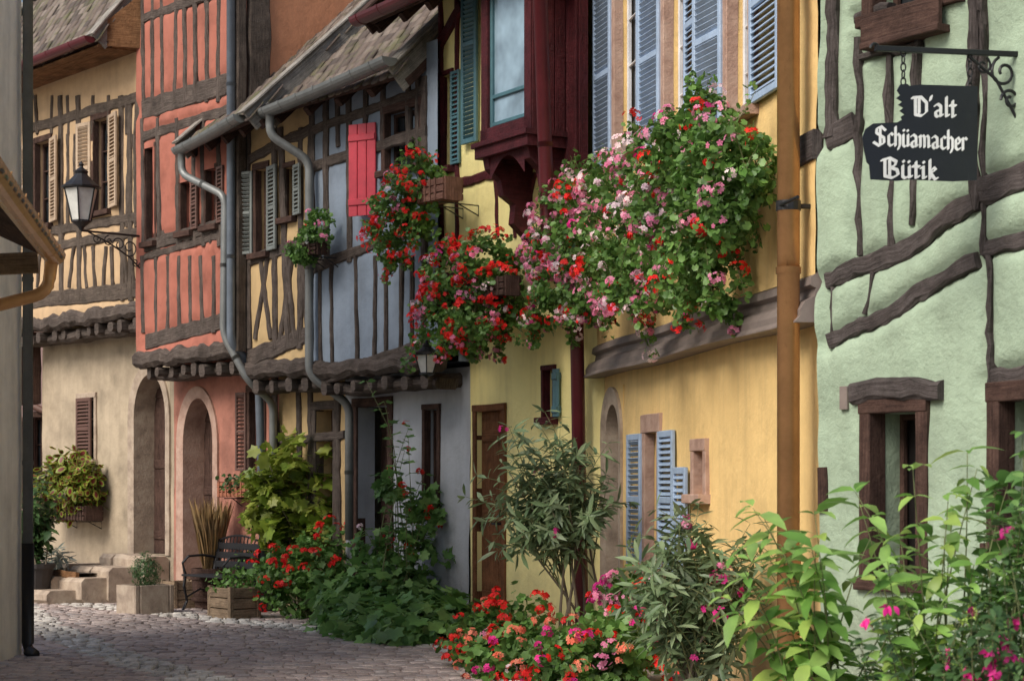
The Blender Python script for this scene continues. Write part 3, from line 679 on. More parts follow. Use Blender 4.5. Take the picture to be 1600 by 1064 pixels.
downpipe(RD,[WD.pt(d0+.15,5.66,.9),WD.pt(d0+.15,5.42,.9),WDu.pt(sp,5.15,.12),WDu.pt(sp,2.75,.12),WD.pt(sl_,2.42,.14),WD.pt(sl_,.9,.14)],.048,'zinc',label='grey zinc downpipe with swan necks')
# ---- E lemon yellow
HE=thing(HL,'lemon yellow house with burgundy timbers and a small oriel','house',WE.pt(WE.L/2,0,0))
lo=MB(); dE=WE.rect(746,642,786,965); dE=(dE[0],dE[1],.12,dE[3]); wE1=WE.rect(852,578,866,652)
wallgrid(lo,WE,0,WE.L,0,3.1,[dE,wE1]); shell(lo,WE,0,WE.L,0,3.1,o=-.25); mk(lo,'wall',HE,'E',smooth=True,label='bright lemon plaster wall')
door(HE,WE,dE,'doorbr','doorbr',depth=.05,fw=.07); window(HE,WE,wE1,'burg',fw=.04,nv=0,nh=0,shut=((1,2,.12,'teal','plank'),))
wE2=WEu.rect(691,118,707,262)
bE=[(672,300,840,255,.10),(690,440,905,380,.14)]
for x0,x1 in ((692,690),(716,716)): bE.append((x0,420,x1,-10,.06))
bE+=[(668,105,722,10,.13),(820,370,838,270,.05),(808,372,796,268,.05),(880,390,886,240,.06),(780,372,775,268,.05)]
bE=pxbeams(WEu,bE)
up=MB(); wallgrid(up,WEu,-.1,WEu.L+.05,3.1,7.4,[wE2],.09,bE,.008); shell(up,WEu,-.1,WEu.L+.05,3.1,7.4,o=-.25); mk(up,'upper_wall',HE,'E',smooth=True)
timbers(WEu,HE,bE,'burg')
window(HE,WEu,wE2,'burg',fw=.04,shut=((-1,3,.18,'teal','slat'),(1,0,.18,'teal','slat')))
O0=.5; sa,_=WEu.uv(752,200,O0); sb,_=WEu.uv(828,200,O0); zb=4.72
ori=MB()
for s in (sa+.05,sb-.05): 
    for o in (.05,O0-.05): ori.wbox(WEu,s-.06,s+.06,zb,7.3,o-.05,o+.05)
ori.wbox(WEu,sa-.04,sb+.04,zb-.12,zb,0,O0+.05); ori.wbox(WEu,sa-.02,sb+.02,zb,zb+.16,0.01,O0); ori.wbox(WEu,sa-.06,sb+.06,zb-.02,zb+.03,0.01,O0+.08)
ori.wbox(WEu,sb+.0,sb+.02,zb-.12,7.3,.0,O0-.03)
for i in range(4): ori.wbox(WEu,sb+.021,sb+.034,zb-.1,7.3,.02+i*.12,.13+i*.12,.008,wob=.002)
orl=mk(ori,'oriel',HE,'burg',label='burgundy timber oriel with pale glazing')
op=MB(); 
op.add([WEu.pt(sa+.1,zb+.16,O0-.06),WEu.pt(sb-.1,zb+.16,O0-.06),WEu.pt(sb-.1,7.3,O0-.06),WEu.pt(sa+.1,7.3,O0-.06)],[[0,1,2,3]]); mk(op,'glass_pane',orl,'skypaint_glass')  # pale blue sky reflection is painted into the pane's base colour
of=MB()
for x in (sa+.13,sb-.13): of.wbox(WEu,x-.02,x+.02,zb+.16,7.3,O0-.07,O0-.03)
for z in (zb+.19,zb+.45): of.wbox(WEu,sa+.15,sb-.15,z-.02,z+.02,O0-.065,O0-.035)
mk(of,'frame',orl,'teal')
for s in (sa+.08,sb-.08):
    br=MB(); prof=[(0,0),(O0,0),(O0-.02,-.1),(O0-.14,-.2),(O0-.17,-.34),(O0-.3,-.42),(O0-.28,-.6),(O0-.42,-.72),(0,-.86)]
    a=[WEu.pt(s-.05,zb-.12+z,o) for o,z in prof]; b=[WEu.pt(s+.05,zb-.12+z,o) for o,z in prof]; n=len(prof)
    br.add(a+b,[list(range(n)),[n+i for i in range(n)]]+[[i,(i+1)%n,n+(i+1)%n,n+i] for i in range(n)]); mk(br,'bracket',orl,'burg')
br=MB(); n=10; pr=[(sa+.13+(sb-sa-.26)*i/n, -.02-.2*(1-math.sin(math.pi*i/n))) for i in range(n+1)]
vs=[WEu.pt(s,zb-.12+z,O0-.02) for s,z in pr]+[WEu.pt(s,zb-.12,O0-.02) for s,z in pr]
br.add(vs,[[i,i+1,n+2+i,n+1+i] for i in range(n)]); mk(br,'arched_valance',orl,'burg')
pr_=MB(); p0,_=WEu.uv(893,150,.12); pr_.wbox(WEu,p0-.5,p0+.1,4.35,7.4,.0,.1); 
for i in range(4): pr_.wbox(WEu,p0-.5+.15*i,p0-.36+.15*i,4.35,7.4,.1,.125+.004*i,.01,wob=.003)
mk(pr_,'timber_pier',HE,'burg')
shutter(HE,WEu,WEu.uv(746,100,.05)[0],4.95,6.95,.3,2,-1,'teal',.02,label='tall teal shutter')
RE=roof(HE,WE,-.55,WE.L+.3,6.4,.95,math.radians(44),4.8,'dkbrown')
gutter(RE,WE.pt(-.55,6.36,1.05),WE.pt(WE.L+.3,6.36,1.05),'burgp',r=.09)
u1=WEu.uv(838,200,.62)[0]; u2=WE.uv(912,600,.12)[0]
downpipe(RE,[WEu.pt(u1,7.0,.62),WEu.pt(u1,3.75,.5),WE.pt(u2,3.2,.2),WE.pt(u2,.2,.14)],.065,'burgp',label='burgundy painted downpipe')
# ---- F golden
HF=thing('plastered_house','golden ochre plastered house with moulded string course and blue shutters','house',WF.pt(WF.L/2,0,0))
lo=MB(); rf=WF.rect(948,632,968,905); hF=arch(HF,lo,WF,rf[0],rf[1],.1,rf[3],.16,'stone','dkbrown',pt=1.0)
wF1=WF.rect(1012,676,1030,885); wF2=WF.rect(1088,705,1103,772)
wallgrid(lo,WF,0,WF.L,0,2.55,[hF,wF1,wF2],.14,amp=.02); shell(lo,WF,0,WF.L,0,2.55,o=-.35); mk(lo,'wall',HF,'F',smooth=True,label='golden ochre plaster wall')
w=window(HF,WF,wF1,'pinkst',fw=.13,nv=0,nh=1,shut=((-1,2,.45,'pale','slat'),))
shutter(w,WF,wF1[1]+.12,wF1[2],wF1[3],.5,0,1,'pale',.0); shutter(w,WF,wF1[1]+.66,wF1[2]-.05,wF1[3]-.3,.4,0,1,'pale',.01)
window(HF,WF,wF2,'pinkst',fw=.08,nv=0,nh=0)
mo=MB(); prof=[(-.16,-.05),(-.16,.03),(-.12,.09),(-.07,.10),(-.05,.06),(.0,.07),(.03,.13),(.08,.16),(.12,.16),(.15,.19),(.16,.19),(.16,-.05)]
mo.sweep([WF.pt(-.12+(WF.L+.12)*i/12,2.67+.01*math.sin(i),0) for i in range(13)],prof,WF.n3); mk(mo,'string_course',HF,'taupe')
wf=[]
for x0,x1,y0,y1 in ((964,998,-60,238),(1042,1072,-90,215),(1141,1174,-120,180)): wf.append(WFu.rect(x0,y0,x1,y1))
up=MB(); wallgrid(up,WFu,-.1,WFu.L,2.8,7.4,wf,.14,amp=.02); shell(up,WFu,-.1,WFu.L,2.8,7.4,o=-.25); mk(up,'upper_wall',HF,'F',smooth=True)
for i,r in enumerate(wf): window(HF,WFu,r,'pinkst',fw=.14,nv=1,nh=3,sash='white',shut=((-1,[6,7,9][i],.5,'pale','slat'),(1,-1,.62,'pale','slat')))
bb=MB(); a=WFu.uv(1246,230)[0]; bb.wbox(WFu,a,WFu.L,WFu.uv(1270,252)[1],WFu.uv(1270,205)[1],-.04,.025,wob=.006); mk(bb,'beam_end',HF,'timbG')
rfF=MB(); rfF.wbox(WFu,-.3,WFu.L,7.4,7.5,-5,.35); rF=mk(rfF,'roof',HF,'brownw')
uc=WFu.uv(1227,500,.16)[0]
downpipe(rF,[WFu.pt(uc,7.3,.14),WFu.pt(uc,.15,.14)],.07,'copper',label='bronze coloured downpipe')
cl=MB(); zc=WFu.uv(1227,322,.16)[1]; cl.tube([WFu.pt(uc,zc-.03,.14),WFu.pt(uc,zc+.03,.14)],.078,14); cl.bar(WFu.pt(uc,zc,.14),WFu.pt(uc,zc,-.05),V((0,0,1)),.03,.03); cl.bar(WFu.pt(uc-.02,zc,.2),WFu.pt(uc+.38,zc,.2),V((0,0,1)),.02,.02); mk(cl,'pipe_clamp',rF,'iron')
# ---- G mint green
HG=thing(HL,'mint green house with bulging plaster panels and crooked timbers','house',WG.pt(WG.L/2,0,0))
gb=[(1298,222,1342,196,.14),(1306,0,1306,215,.10),(1346,60,1350,400,.045),(1393,90,1400,385,.045),(1437,20,1433,352,.05),(1527,-20,1527,330,.07),
 (1540,302,1640,262,.15),(1545,390,1660,360,.10),(1306,440,1306,545,.05),(1350,90,1440,70,.045),(1540,0,1545,400,.035),(1555,595,1680,575,.13),(1553,600,1553,400,.03),
 (1640,-20,1640,560,.08),(1530,-60,1530,20,.10),(1343,30,1395,14,.06),(1372,425,1360,492,.03)]
gp=[([(1300,442),(1345,420),(1395,402),(1440,382),(1480,345),(1530,318)],.115),([(1303,535),(1345,515),(1400,488),(1440,462),(1490,432),(1534,405)],.10)]
gb=pxbeams(WG,gb); gpoly=[([WG.uv(x,y) for x,y in pts],w) for pts,w in gp]
gall=gb+[(a[0],a[1],b[0],b[1],w) for pts,w in gpoly for a,b in zip(pts[:-1],pts[1:])]
wG1=WG.rect(1372,645,1444,905); wG2=WG.rect(1574,625,1680,850)
wt=WG.rect(1375,-120,1490,8)
gw=MB(); wallgrid(gw,WG,0,WG.L,0,7,[wG1,wG2,wt],.036,gall,.06,amp=.035)
shell(gw,WG,0,WG.L,0,7,o=-.35); mk(gw,'wall',HG,'G',smooth=True,label='mint green lumpy plaster wall')
timbers(WG,HG,gb,'timbG',h=.07,o=.008,wob=.018,polys=gpoly,jit=.013)
window(HG,WG,wG1,'dkbrown',fw=.09,depth=.22,nv=0,nh=0,proud=.075,glass='shadepane')  # near-black pane paints the shade inside this open, unglazed recess
li=MB(); li.bar(WG.at(1336,612,.05),WG.at(1474,606,.05),WG.n3,.12,.1,.02,.02,jit=.008); mk(li,'lintel',HG,'timbG')
window(HG,WG,wG2,'dkbrown',fw=.09,depth=.22,nv=0,nh=0,proud=.075,glass='shadepane')
window(HG,WG,wt,'dkbrown',fw=.09,depth=.15,nv=1,nh=2,sm='dkbrown',proud=.07)
bx=MB(); q=WG.rect(1370,18,1492,62); bx.wbox(WG,q[0],q[1],q[2],q[3],.1,.13,wob=.01); bx.wbox(WG,q[0],q[1],q[2]-.02,q[2]+.02,.0,.14); mk(bx,'sill_board',HG,'dkbrown')
nc=MB(); r=WG.rect(1268,730,1300,800); nc.wbox(WG,.0,.08,r[2],r[3],0,.07,wob=.01); mk(nc,'stone_bracket',HG,'dkbrown')
pl=MB(); r=WG.rect(1327,604,1339,640); pl.wbox(WG,r[0],r[1],r[2],r[3],.06,.085); hp=mk(pl,'number_plate',HG,'taupe')
rg=MB(); rg.wbox(WG,-.1,WG.L+.3,7,7.15,-5,.35); mk(rg,'roof',HG,'tile')
# ---- Z mauve at the bend, far end
WZ=Wall((-11,31.6),(-6.5,30.3)); HZ=thing('plastered_house','mauve plastered house closing the bend of the street','house',WZ.pt(2,0,0))
z=MB(); r=WZ.rect(50,652,70,780); wallgrid(z,WZ,0,WZ.L,0,7,[r],.25); shell(z,WZ,0,WZ.L,0,7,o=-.25); mk(z,'wall',HZ,'Z',smooth=True)
window(HZ,WZ,r,'dkbrown',shut=((-1,15,.4,'brsh','slat'),)); z=MB(); z.wbox(WZ,-.2,WZ.L+.2,7,7.2,-5,.5); rz=mk(z,'roof',HZ,'tile')
a=WZ.uv(38,600,.1)[0]; downpipe(rz,[WZ.pt(a,7,.1),WZ.pt(a,2.8,.1),WZ.pt(a+.45,2.6,.1),WZ.pt(a+.45,.1,.1)],.05,'brsh')
z=MB(); z.wbox(WA,-.75,-.32,2.7,3.75,.0,.45,wob=.01); mk(z,'corner_bracket',HA,'dkbrown')
# ---- X cream house on the opposite side
HX=thing('plastered_house','cream plastered house with zinc downpipe across the street','house',(-4.5,15,0))
WX=Wall((-4.36,17.7),(-4.36,12.2)); WX.n=V((1,0)); WX.n3=V((1,0,0))
x=MB(); wallgrid(x,WX,0,5.5,0,9,[],.3)
x.add([WX.pt(0,0,0),WX.pt(0,0,-4),WX.pt(0,9,-4),WX.pt(0,9,0),WX.pt(5.5,0,0),WX.pt(5.5,0,-4),WX.pt(5.5,9,-4),WX.pt(5.5,9,0)],[[0,1,2,3],[4,5,6,7],[1,5,6,2],[3,2,6,7]])
mk(x,'wall',HX,'X',smooth=True); x=MB(); x.bar((-6.4,17.8,9.1),(-6.4,12.1,9.1),V((0,0,1)),4.1,.15); rx=mk(x,'roof',HX,'tile')
dp=downpipe(rx,[(-4.28,17.6,9),(-4.28,17.6,.9)],.046,'zinc',label='galvanised downpipe')
x=MB(); x.tube([(-4.28,17.6,1.0),(-4.28,17.6,.12),(-4.26,17.57,.05),(-4.20,17.5,.02)],.055,12); mk(x,'pipe_shoe',dp,'iron',smooth=True)
# ---- Y nearer lean-to
HY_=thing('lean_to','low lean-to with tiled eave and copper gutter','lean-to',(-3.3,10.5,0))
gA=V((-2.33,9.07,2.90)); gB=V((-2.76,12.0,2.90)); ga=gA+(gA-gB)*.6; td=(gB-gA).normalized(); lf=V((-td.y,td.x,0)); 
if lf.x>0: lf=-lf
x=MB(); wa=ga+lf*.42; wb=gB+lf*.42-td*.15
x.add([V((wa.x,wa.y,0)),V((wb.x,wb.y,0)),V((wb.x,wb.y,3.0)),V((wa.x,wa.y,3.0)),V((wa.x,wa.y,0))+lf*1.2,V((wb.x,wb.y,0))+lf*1.2,V((wb.x,wb.y,3.3))+lf*1.2,V((wa.x,wa.y,3.3))+lf*1.2],[[0,1,2,3],[1,5,6,2],[0,4,7,3],[4,5,6,7]]); mk(x,'wall',HY_,'X')
x=MB(); sl=(lf+V((0,0,.45))).normalized(); nn=(V((0,0,1))-lf*.45).normalized()
x.bar((ga+sl*.88-nn*.02),(gB+sl*.88+td*.05-nn*.02),nn,1.7,.03); rl=mk(x,'roof',HY_,'dkbrown')
P=[];D=[];NN=[]
for i in range(10):
    for j in range(26):
        P.append(ga+td*(j*.18+(i%2)*.09)+sl*(.16*i+.2)+nn*.0); D.append(-sl); NN.append(nn-sl*.08)
scatter('roof_tiles',TT,P,NN,D,[.16]*len(P),'tile',parent=rl)
fb=MB(); fb.bar(gB+td*.07+lf*.1-V((0,0,.045)),gB+td*.07+lf*.34-V((0,0,.06)),V((0,0,1)),.03,.13); mk(fb,'fascia',rl,'crate')
gutter(rl,ga-lf*.0,gB-lf*.0,'copper',r=.07,pipe=[gB+V((0,-.06,-.05)),gB+V((-.02,-.08,-.24)),gB+lf*.5+V((0,0,-.36)),gB+lf*.9+V((0,0,-.38))],pr=.038)
# ============================================================ ground
def structure(mb,name,mat):
    o=mk(mb,name,None,mat); o['kind']='structure'; return o
g=MB(); g.add([(-150,-60,-.02),(150,-60,-.02),(150,260,-.02),(-150,260,-.02)],[[0,1,2,3]]); structure(g,'ground','mortar')
PP=np.array([p for p in (pA0,pAB,pBD,pDE,pEF,pFG,pG1)])
def dline(q,PP):
    d=np.full(len(q),99.)
    for a,b in zip(PP[:-1],PP[1:]):
        v=b-a;t=np.clip(((q-a)@v)/(v@v),0,1)[:,None]; d=np.minimum(d,np.linalg.norm(q-(a+t*v),axis=1))
    return d
cc=[];sz=[];rot=[]
y=8.0
while y<31:
    h=.105+.02*RN.random(); x=-9-RN.random()*.2
    while x<3.3:
        w=.11+.08*RN.random(); yy=y+.28*math.sin(x*.55+y*.18)+.01*RN.random()
        cc.append((x+w/2,yy,0)); sz.append((w*.95,h*.94,.06)); rot.append(RN.uniform(-.05,.05)); x+=w
    y+=h
cc=np.array(cc); sz=np.array(sz); d=dline(cc[:,:2],PP)
d2=dline(cc[:,:2],np.array([(-6.2,25.),(-4.9,21.),(-3.7,18.),(-2.6,15.8),(-1.4,13.5),(0.,11.)]))
band=((d>1.0)&(d<1.5))|(d2<.22); cc[:,2]+=NP.normal(size=len(cc))*.004
sz[band]*=np.array([.7,.82,1.8]); rot=np.array(rot)
dx=cc[:,0]; D=np.stack([np.cos(rot+.12*np.cos(dx*.55)),np.sin(rot+.12*np.cos(dx*.55)),NP.normal(size=len(cc))*.02],1)
st=scatter('cobblestone_street',TS,cc,np.array([0,0,1.])+NP.normal(size=cc.shape)*.03,D,sz,['cob','cob2'],band.astype(int),smooth=False); st['kind']='structure'
# ============================================================ lamps and sign
def lantern(base,h,w,parent,gm='frost'):
    b=V(base); f=MB(); g=MB(); n=6
    zb,zt=h*.12,h*.62; rb,rt=w*.28,w*.5
    def ring(r,z): return [b+V((r*math.cos(math.pi*2*(i+.5)/n),r*math.sin(math.pi*2*(i+.5)/n),z)) for i in range(n)]
    B=ring(rb,zb);T=ring(rt,zt)
    for i in range(n):
        f.tube([B[i],T[i]],w*.022,5); f.tube([B[i],B[(i+1)%n]],w*.025,5); f.tube([T[i],T[(i+1)%n]],w*.03,5)
    g.add([p.lerp(b+V((0,0,h*.4)),.04) for p in B+T],[[i,(i+1)%n,n+(i+1)%n,n+i] for i in range(n)]+[list(range(n))])
    f.lathe(b,[(w*.05,-h*.02),(w*.1,h*.03),(rb*1.05,zb-.01),(rb,zb)],12)
    f.lathe(b,[(w*.55,zt),(w*.56,zt+.02),(w*.38,h*.72),(w*.2,h*.82),(w*.17,h*.84),(w*.2,h*.88),(w*.06,h*.94),(w*.05,h*.96),(w*.08,h*.985),(.004,h*1.04)],12)
    mk(f,'lamp_housing',parent,'iron'); mk(g,'lamp_glass',parent,gm)
lb=pz(127,358,25.0); wl=WAu.pt(WAu.L+.05,lb.z,.05)
SL=thing('street_lamp','black iron lantern on a scrolled wall bracket','street lamp',(wl.x,wl.y,lb.z))
lantern(lb,.82,.44,SL)
bk=MB(); dv=(wl-lb); Lb=dv.length; dv.normalize()
bk.tube([lb+V((0,0,-.02)),wl+V((0,0,-.02))],.014,6); bk.tube([wl+V((0,0,.12)),wl+V((0,0,-.5))],.016,6)
def scroll(c,r0,turn,ph,sg,nn=22): 
    out=[]
    for i in range(nn+1):
        t=i/nn; r=r0*(1-.75*t); a=ph+sg*turn*t; out.append(c+dv*r*math.cos(a)+V((0,0,1))*r*math.sin(a))
    return out
bk.tube([lb+dv*.1+V((0,0,-.03)),lb+dv*Lb*.45+V((0,0,-.14)),lb+dv*Lb*.8+V((0,0,-.3)),wl+V((0,0,-.45))],.011,5)
for k,(x,zz,r) in enumerate(((.25,-.07,.06),(.45,-.09,.07),(.62,-.12,.09),(.8,-.15,.11),(.9,-.33,.06))):
    bk.tube(scroll(lb+dv*Lb*x+V((0,0,zz-.03)),r,7.5,1.57*k,1 if k%2 else -1),.008,5)
mk(bk,'bracket',SL,'iron')
lb2=pz(667,590,19.6); SL2=thing('street_lamp','small black lantern hung below the jetty of the blue house','street lamp',(lb2.x,lb2.y,lb2.z))
lantern(lb2,.36,.26,SL2); bk=MB(); wp=WDu.pt(WDu.L-.1,lb2.z+.42,.05); bk.tube([lb2+V((0,0,.34)),lb2+V((0,0,.42)),wp],.012,6); mk(bk,'bracket',SL2,'iron')
# hanging sign
S0=WG.at(1596,70,.03); S1=V(((1368-CX)/F*10.55,10.55,S0.z+.0)); S1.z=EYE+(HY-76)/F*10.55; S0.z=S1.z+.03
HS=thing('hanging_sign','black iron shop sign with white gothic letters on scrolled bracket','sign',S0)
dv=(S1-S0).normalized(); Lb=(S1-S0).length; yv=V((0,0,1)); bk=MB()
bk.bar(S0,S1,yv,.022,.03,.003); bk.bar(S0+V((0,0,.18)),S0+V((0,0,-.42)),V((0,1,0)),.03,.02,.003)
bk.tube(scroll(S1+V((0,0,.0))+dv*.0,.03,5,0,1),.009,6)
bk.tube(scroll(S0+dv*.11+V((0,0,-.1)),.085,8,1.2,-1),.009,6); bk.tube(scroll(S0+dv*.07+V((0,0,-.25)),.06,8,0,1),.009,6); bk.tube(scroll(S0+dv*.24+V((0,0,-.07)),.05,7,2,1),.007,6)
bk.tube([S0+V((0,0,-.4)),S0+dv*.06+V((0,0,-.3)),S0+dv*.16+V((0,0,-.14)),S0+dv*.33+V((0,0,-.02))],.009,6)
mk(bk,'bracket',HS,'iron')
c1=V(((1408-CX)/F*10.58,10.58,0)); c2=V(((1520-CX)/F*10.72,10.72,0))
rt=(c2-c1).normalized(); ppm=F/10.65; O=V(((1437-CX)/ppm,10.64,EYE+(HY-207)/ppm))
fn=rt.cross(V((0,0,1))).normalized(); 
if fn.y>0: fn=-fn
def sp_(px,py,o=0): return O+rt*((px-1437)/ppm*1.10)+V((0,0,-(py-207)/ppm*1.02))+fn*o
out=[(1400,146),(1405,137),(1415,135),(1420,138),(1435,135),(1530,131),(1529,276),(1490,280),(1420,281),(1400,284),(1358,284),(1356,262),(1352,258),(1348,240),(1345,222),(1350,208),(1362,199),(1400,195),(1408,190),(1406,186),(1412,182),(1404,177),(1410,172),(1402,168),(1408,163),(1399,158),(1405,153)]
bd=MB(); n=len(out); a=[sp_(x,y,.004) for x,y in out]; b=[sp_(x,y,-.004) for x,y in out]
bd.add(a+b,[list(range(n)),[n+i for i in range(n)]]+[[i,(i+1)%n,n+(i+1)%n,n+i] for i in range(n)]); mk(bd,'sign_board',HS,'black')
for px in (1410,1518):
    ch=MB(); y0=82;y1=138; k=5
    for i in range(k):
        c=sp_(px,y0+(y1-y0)*(i+.5)/k); r=(y1-y0)/k/ppm*.62
        ax=rt if i%2==0 else fn
        ch.tube([c+ax*r*.6*math.cos(t*6.283/10)+V((0,0,1))*r*math.sin(t*6.283/10) for t in range(11)],.0045,5)
    mk(ch,'chain',HS,'iron')
GL={'D':(.95,[[(.12,1.35),(.12,.08),(.5,.02),(.78,.32),(.78,1.0),(.45,1.38),(-.08,1.28)],[(.34,1.25),(.34,.2)]]),
"'":(.3,[[(.12,1.5),(.06,1.2)]]),
'a':(.62,[[(.03,.82),(.2,.96),(.38,.82),(.38,.1),(.5,.18)],[(.38,.55),(.08,.4),(.08,.12),(.2,.03),(.38,.18)]]),
'l':(.34,[[(.1,1.5),(.1,.12),(.25,.2)]]),
't':(.42,[[(.14,1.25),(.14,.1),(.3,.2)],[(-.04,.92),(.32,.92)]]),
'S':(.95,[[(.8,1.15),(.5,1.42),(.18,1.25),(.15,.92),(.68,.6),(.7,.22),(.35,-.02),(-.05,.22)],[(.42,1.3),(.42,.08)]]),
'c':(.47,[[(.38,.85),(.25,.96),(.08,.8),(.08,.15),(.22,.03),(.4,.15)]]),
'h':(.58,[[(.1,1.45),(.1,.05)],[(.1,.72),(.28,.95),(.42,.8),(.42,.15),(.3,-.18)]]),
'ü':(.62,[[(.08,.92),(.08,.12),(.2,.03),(.42,.2)],[(.42,.92),(.42,.1),(.54,.18)],[(.1,1.26),(.14,1.2)],[(.38,1.26),(.42,1.2)]]),
'm':(.92,[[(-.02,.84),(.08,.92),(.08,.08)],[(.08,.75),(.28,.95),(.38,.82),(.38,.08)],[(.38,.75),(.58,.95),(.68,.82),(.68,.1),(.8,.18)]]),
'e':(.5,[[(.3,.5),(.4,.72),(.25,.95),(.08,.8),(.08,.15),(.22,.03),(.4,.15)],[(.36,.6),(.1,.42)]]),
'r':(.46,[[(-.02,.84),(.1,.92),(.1,.05)],[(.1,.75),(.28,.96),(.38,.84)]]),
'B':(.95,[[(.12,1.3),(.12,.1),(.5,.0),(.8,.25),(.74,.6),(.38,.74)],[(-.05,1.22),(.35,1.42),(.7,1.2),(.62,.88),(.38,.74)],[(.36,1.3),(.36,.15)]]),
'i':(.34,[[(-.02,.84),(.1,.92),(.1,.1),(.24,.18)],[(.1,1.28),(.14,1.22)]]),
'k':(.56,[[(.1,1.45),(.1,.05)],[(.1,.55),(.3,.92),(.4,.76),(.14,.5),(.36,.06),(.48,.14)]])}
def hull(P):
    P=sorted(set(P)); 
    def half(Q):
        h=[]
        for p in Q:
            while len(h)>1 and (h[-1][0]-h[-2][0])*(p[1]-h[-2][1])-(h[-1][1]-h[-2][1])*(p[0]-h[-2][0])<=0: h.pop()
            h.append(p)
        return h[:-1]
    return half(P)+half(P[::-1])
cnt=[0]
def gothic(word,x0,x1,ybase,xh,nib=.22):
    let=MB(); tot=sum(GL[c][0] for c in word); k=(x1-x0)/tot; x=x0; a=math.radians(42)
    for c in word:
        w,st=GL[c]
        for pl_ in st:
            for p,q in zip(pl_[:-1],pl_[1:]):
                pts=[]
                for e in (p,q):
                    ex=x+e[0]*k+nib*.5*k*.4; ey=ybase-e[1]*xh
                    for u in (-.5,.5):
                        for v in (-.5,.5):
                            dx=u*nib*xh*math.cos(a)-v*.08*xh*math.sin(a); dy=u*nib*xh*math.sin(a)+v*.08*xh*math.cos(a)
                            pts.append((ex+dx,ey-dy))
                h=hull(pts); cnt[0]+=1; o=.006+.00004*cnt[0]
                let.add([sp_(u,v,o) for u,v in h],[list(range(len(h)))])
        x+=w*k
    mk(let,'lettering',HS,'letter',label='white gothic letters reading '+word)
gothic("D'alt",1424,1495,183,21,.25); gothic("Schüamacher",1362,1512,232,20.5,.22); gothic("Bütik",1374,1464,280,21,.25)
# ============================================================ flower boxes
front=np.array([-.7,-.7,0.])
def trough(parent,W,px0,px1,py,o0,o1,h,mat,name='planter_box'):
    om=(o0+o1)/2; a=W.uv(px0,py,om)[0]; b=W.uv(px1,py,om)[0]; z=W.uv((px0+px1)/2,py,om)[1]; mb=MB()
    n=3
    for i in range(n): mb.wbox(W,a,b,z+h*i/n,z+h*(i+1)/n-.008,o1-.02,o1); mb.wbox(W,a,b,z+h*i/n,z+h*(i+1)/n-.008,o0,o0+.02)
    for s in (a,b): mb.wbox(W,s-.012,s+.012,z-.005,z+h+.005,o0+.02,o1-.02)
    for k in range(int((b-a)/.09)): mb.wbox(W,a+.03+k*.09,a+.06+k*.09,z,z+h,o1,o1+.012)
    mb.wbox(W,a,b,z,z+.02,o0+.02,o1-.02); mb.wbox(W,a,b,z+h*.8,z+h*.86,o0+.025,o1-.025)
    mk(mb,name,parent,mat)
    for s in (a+(b-a)*.2,a+(b-a)*.8):
        ir=MB(); ir.tube([W.pt(s,z-.02,o1-.02),W.pt(s,z-.02,.0),W.pt(s,z-.12,.0),W.pt(s,z-.02,o1*.5)],.007,5); mk(ir,'bracket',parent,'iron')
def gerbox(W,ml,tr,nl,cols,probs,nb,label,leafn='ger',size=.053,cr=.055,fs=.0205,trail=8,thr=-.15,group='cascading geranium boxes on the facades'):
    E=[]
    for (px,py,o,r) in ml: E.append((W.at(px,py,o),r))
    c=E[0][0]; t=thing('geranium_box',label,'flower box',c,group)
    if tr: trough(t,W,*tr)
    TR=[];S=[]
    for i in range(trail):
        q,r=E[RN.randrange(len(E))]; a=RN.uniform(0,6.28); s=V((math.cos(a)*r*.8,math.sin(a)*r*.8,-r*.2))+q
        ln=r*RN.uniform(.9,2.0); path=[s+V((math.cos(a)*ln*.4*math.sin(t_*1.5),math.sin(a)*ln*.4*math.sin(t_*1.5),-ln*t_)) for t_ in [k/6 for k in range(7)]]
        S.append([np.array(p) for p in path]); TR+=[(path[k],.045) for k in range(2,7)]
    for i in range(trail):
        q,r=E[RN.randrange(len(E))]; s=q; tip=q+V((RN.uniform(-.9,.9)*r,RN.uniform(-.9,.9)*r,r*RN.uniform(1.0,1.7)))
        S.append([np.array(s.lerp(tip,k/6)+V((0,0,.02*math.sin(k)))) for k in range(7)]); TR+=[(tip,.04),(q.lerp(tip,.85),.045)]
    stem_mesh(t,S,.006,'stem')
    p,d=mound(E,nl,thr,13); p2,d2=mound(TR,int(nl*.22),-2); p=np.concatenate([p,p2]); d=np.concatenate([d,d2])
    leaves('foliage',TG,p,d,size,leafn,t)
    blossoms(t,E+[(a,b) for a,b in TR[::2]],nb,cols,probs,cr=cr,fs=fs,front=front)
    return t
C4=['fred','fpink','fwhite','fmag']
gerbox(WDu,[(655,285,.4,.25),(622,320,.42,.24),(598,365,.45,.18),(645,345,.4,.18),(618,395,.42,.11)],(668,708,316,.25,.5,.22,'redbox'),2600,C4,[.85,.12,.02,.01],85,'trailing red geraniums in a wooden box under the blue house window',trail=9)
gerbox(WEu,[(716,432,.45,.29),(698,485,.45,.27),(760,412,.42,.27),(742,490,.42,.29),(780,440,.35,.22),(712,525,.42,.14),(782,490,.35,.13)],(690,800,470,.3,.5,.18,'dkbrown'),4800,C4,[.66,.26,.07,.01],225,'large red and pink geranium cascade on the yellow house',trail=15)
gerbox(WF,[(882,332,.5,.24),(858,395,.5,.22),(915,390,.5,.28),(874,450,.5,.24),(915,300,.5,.21),(866,490,.5,.13),(925,460,.45,.21)],None,4300,C4,[.26,.50,.20,.04],265,'pink and red geranium cascade beside the burgundy downpipe',trail=18)
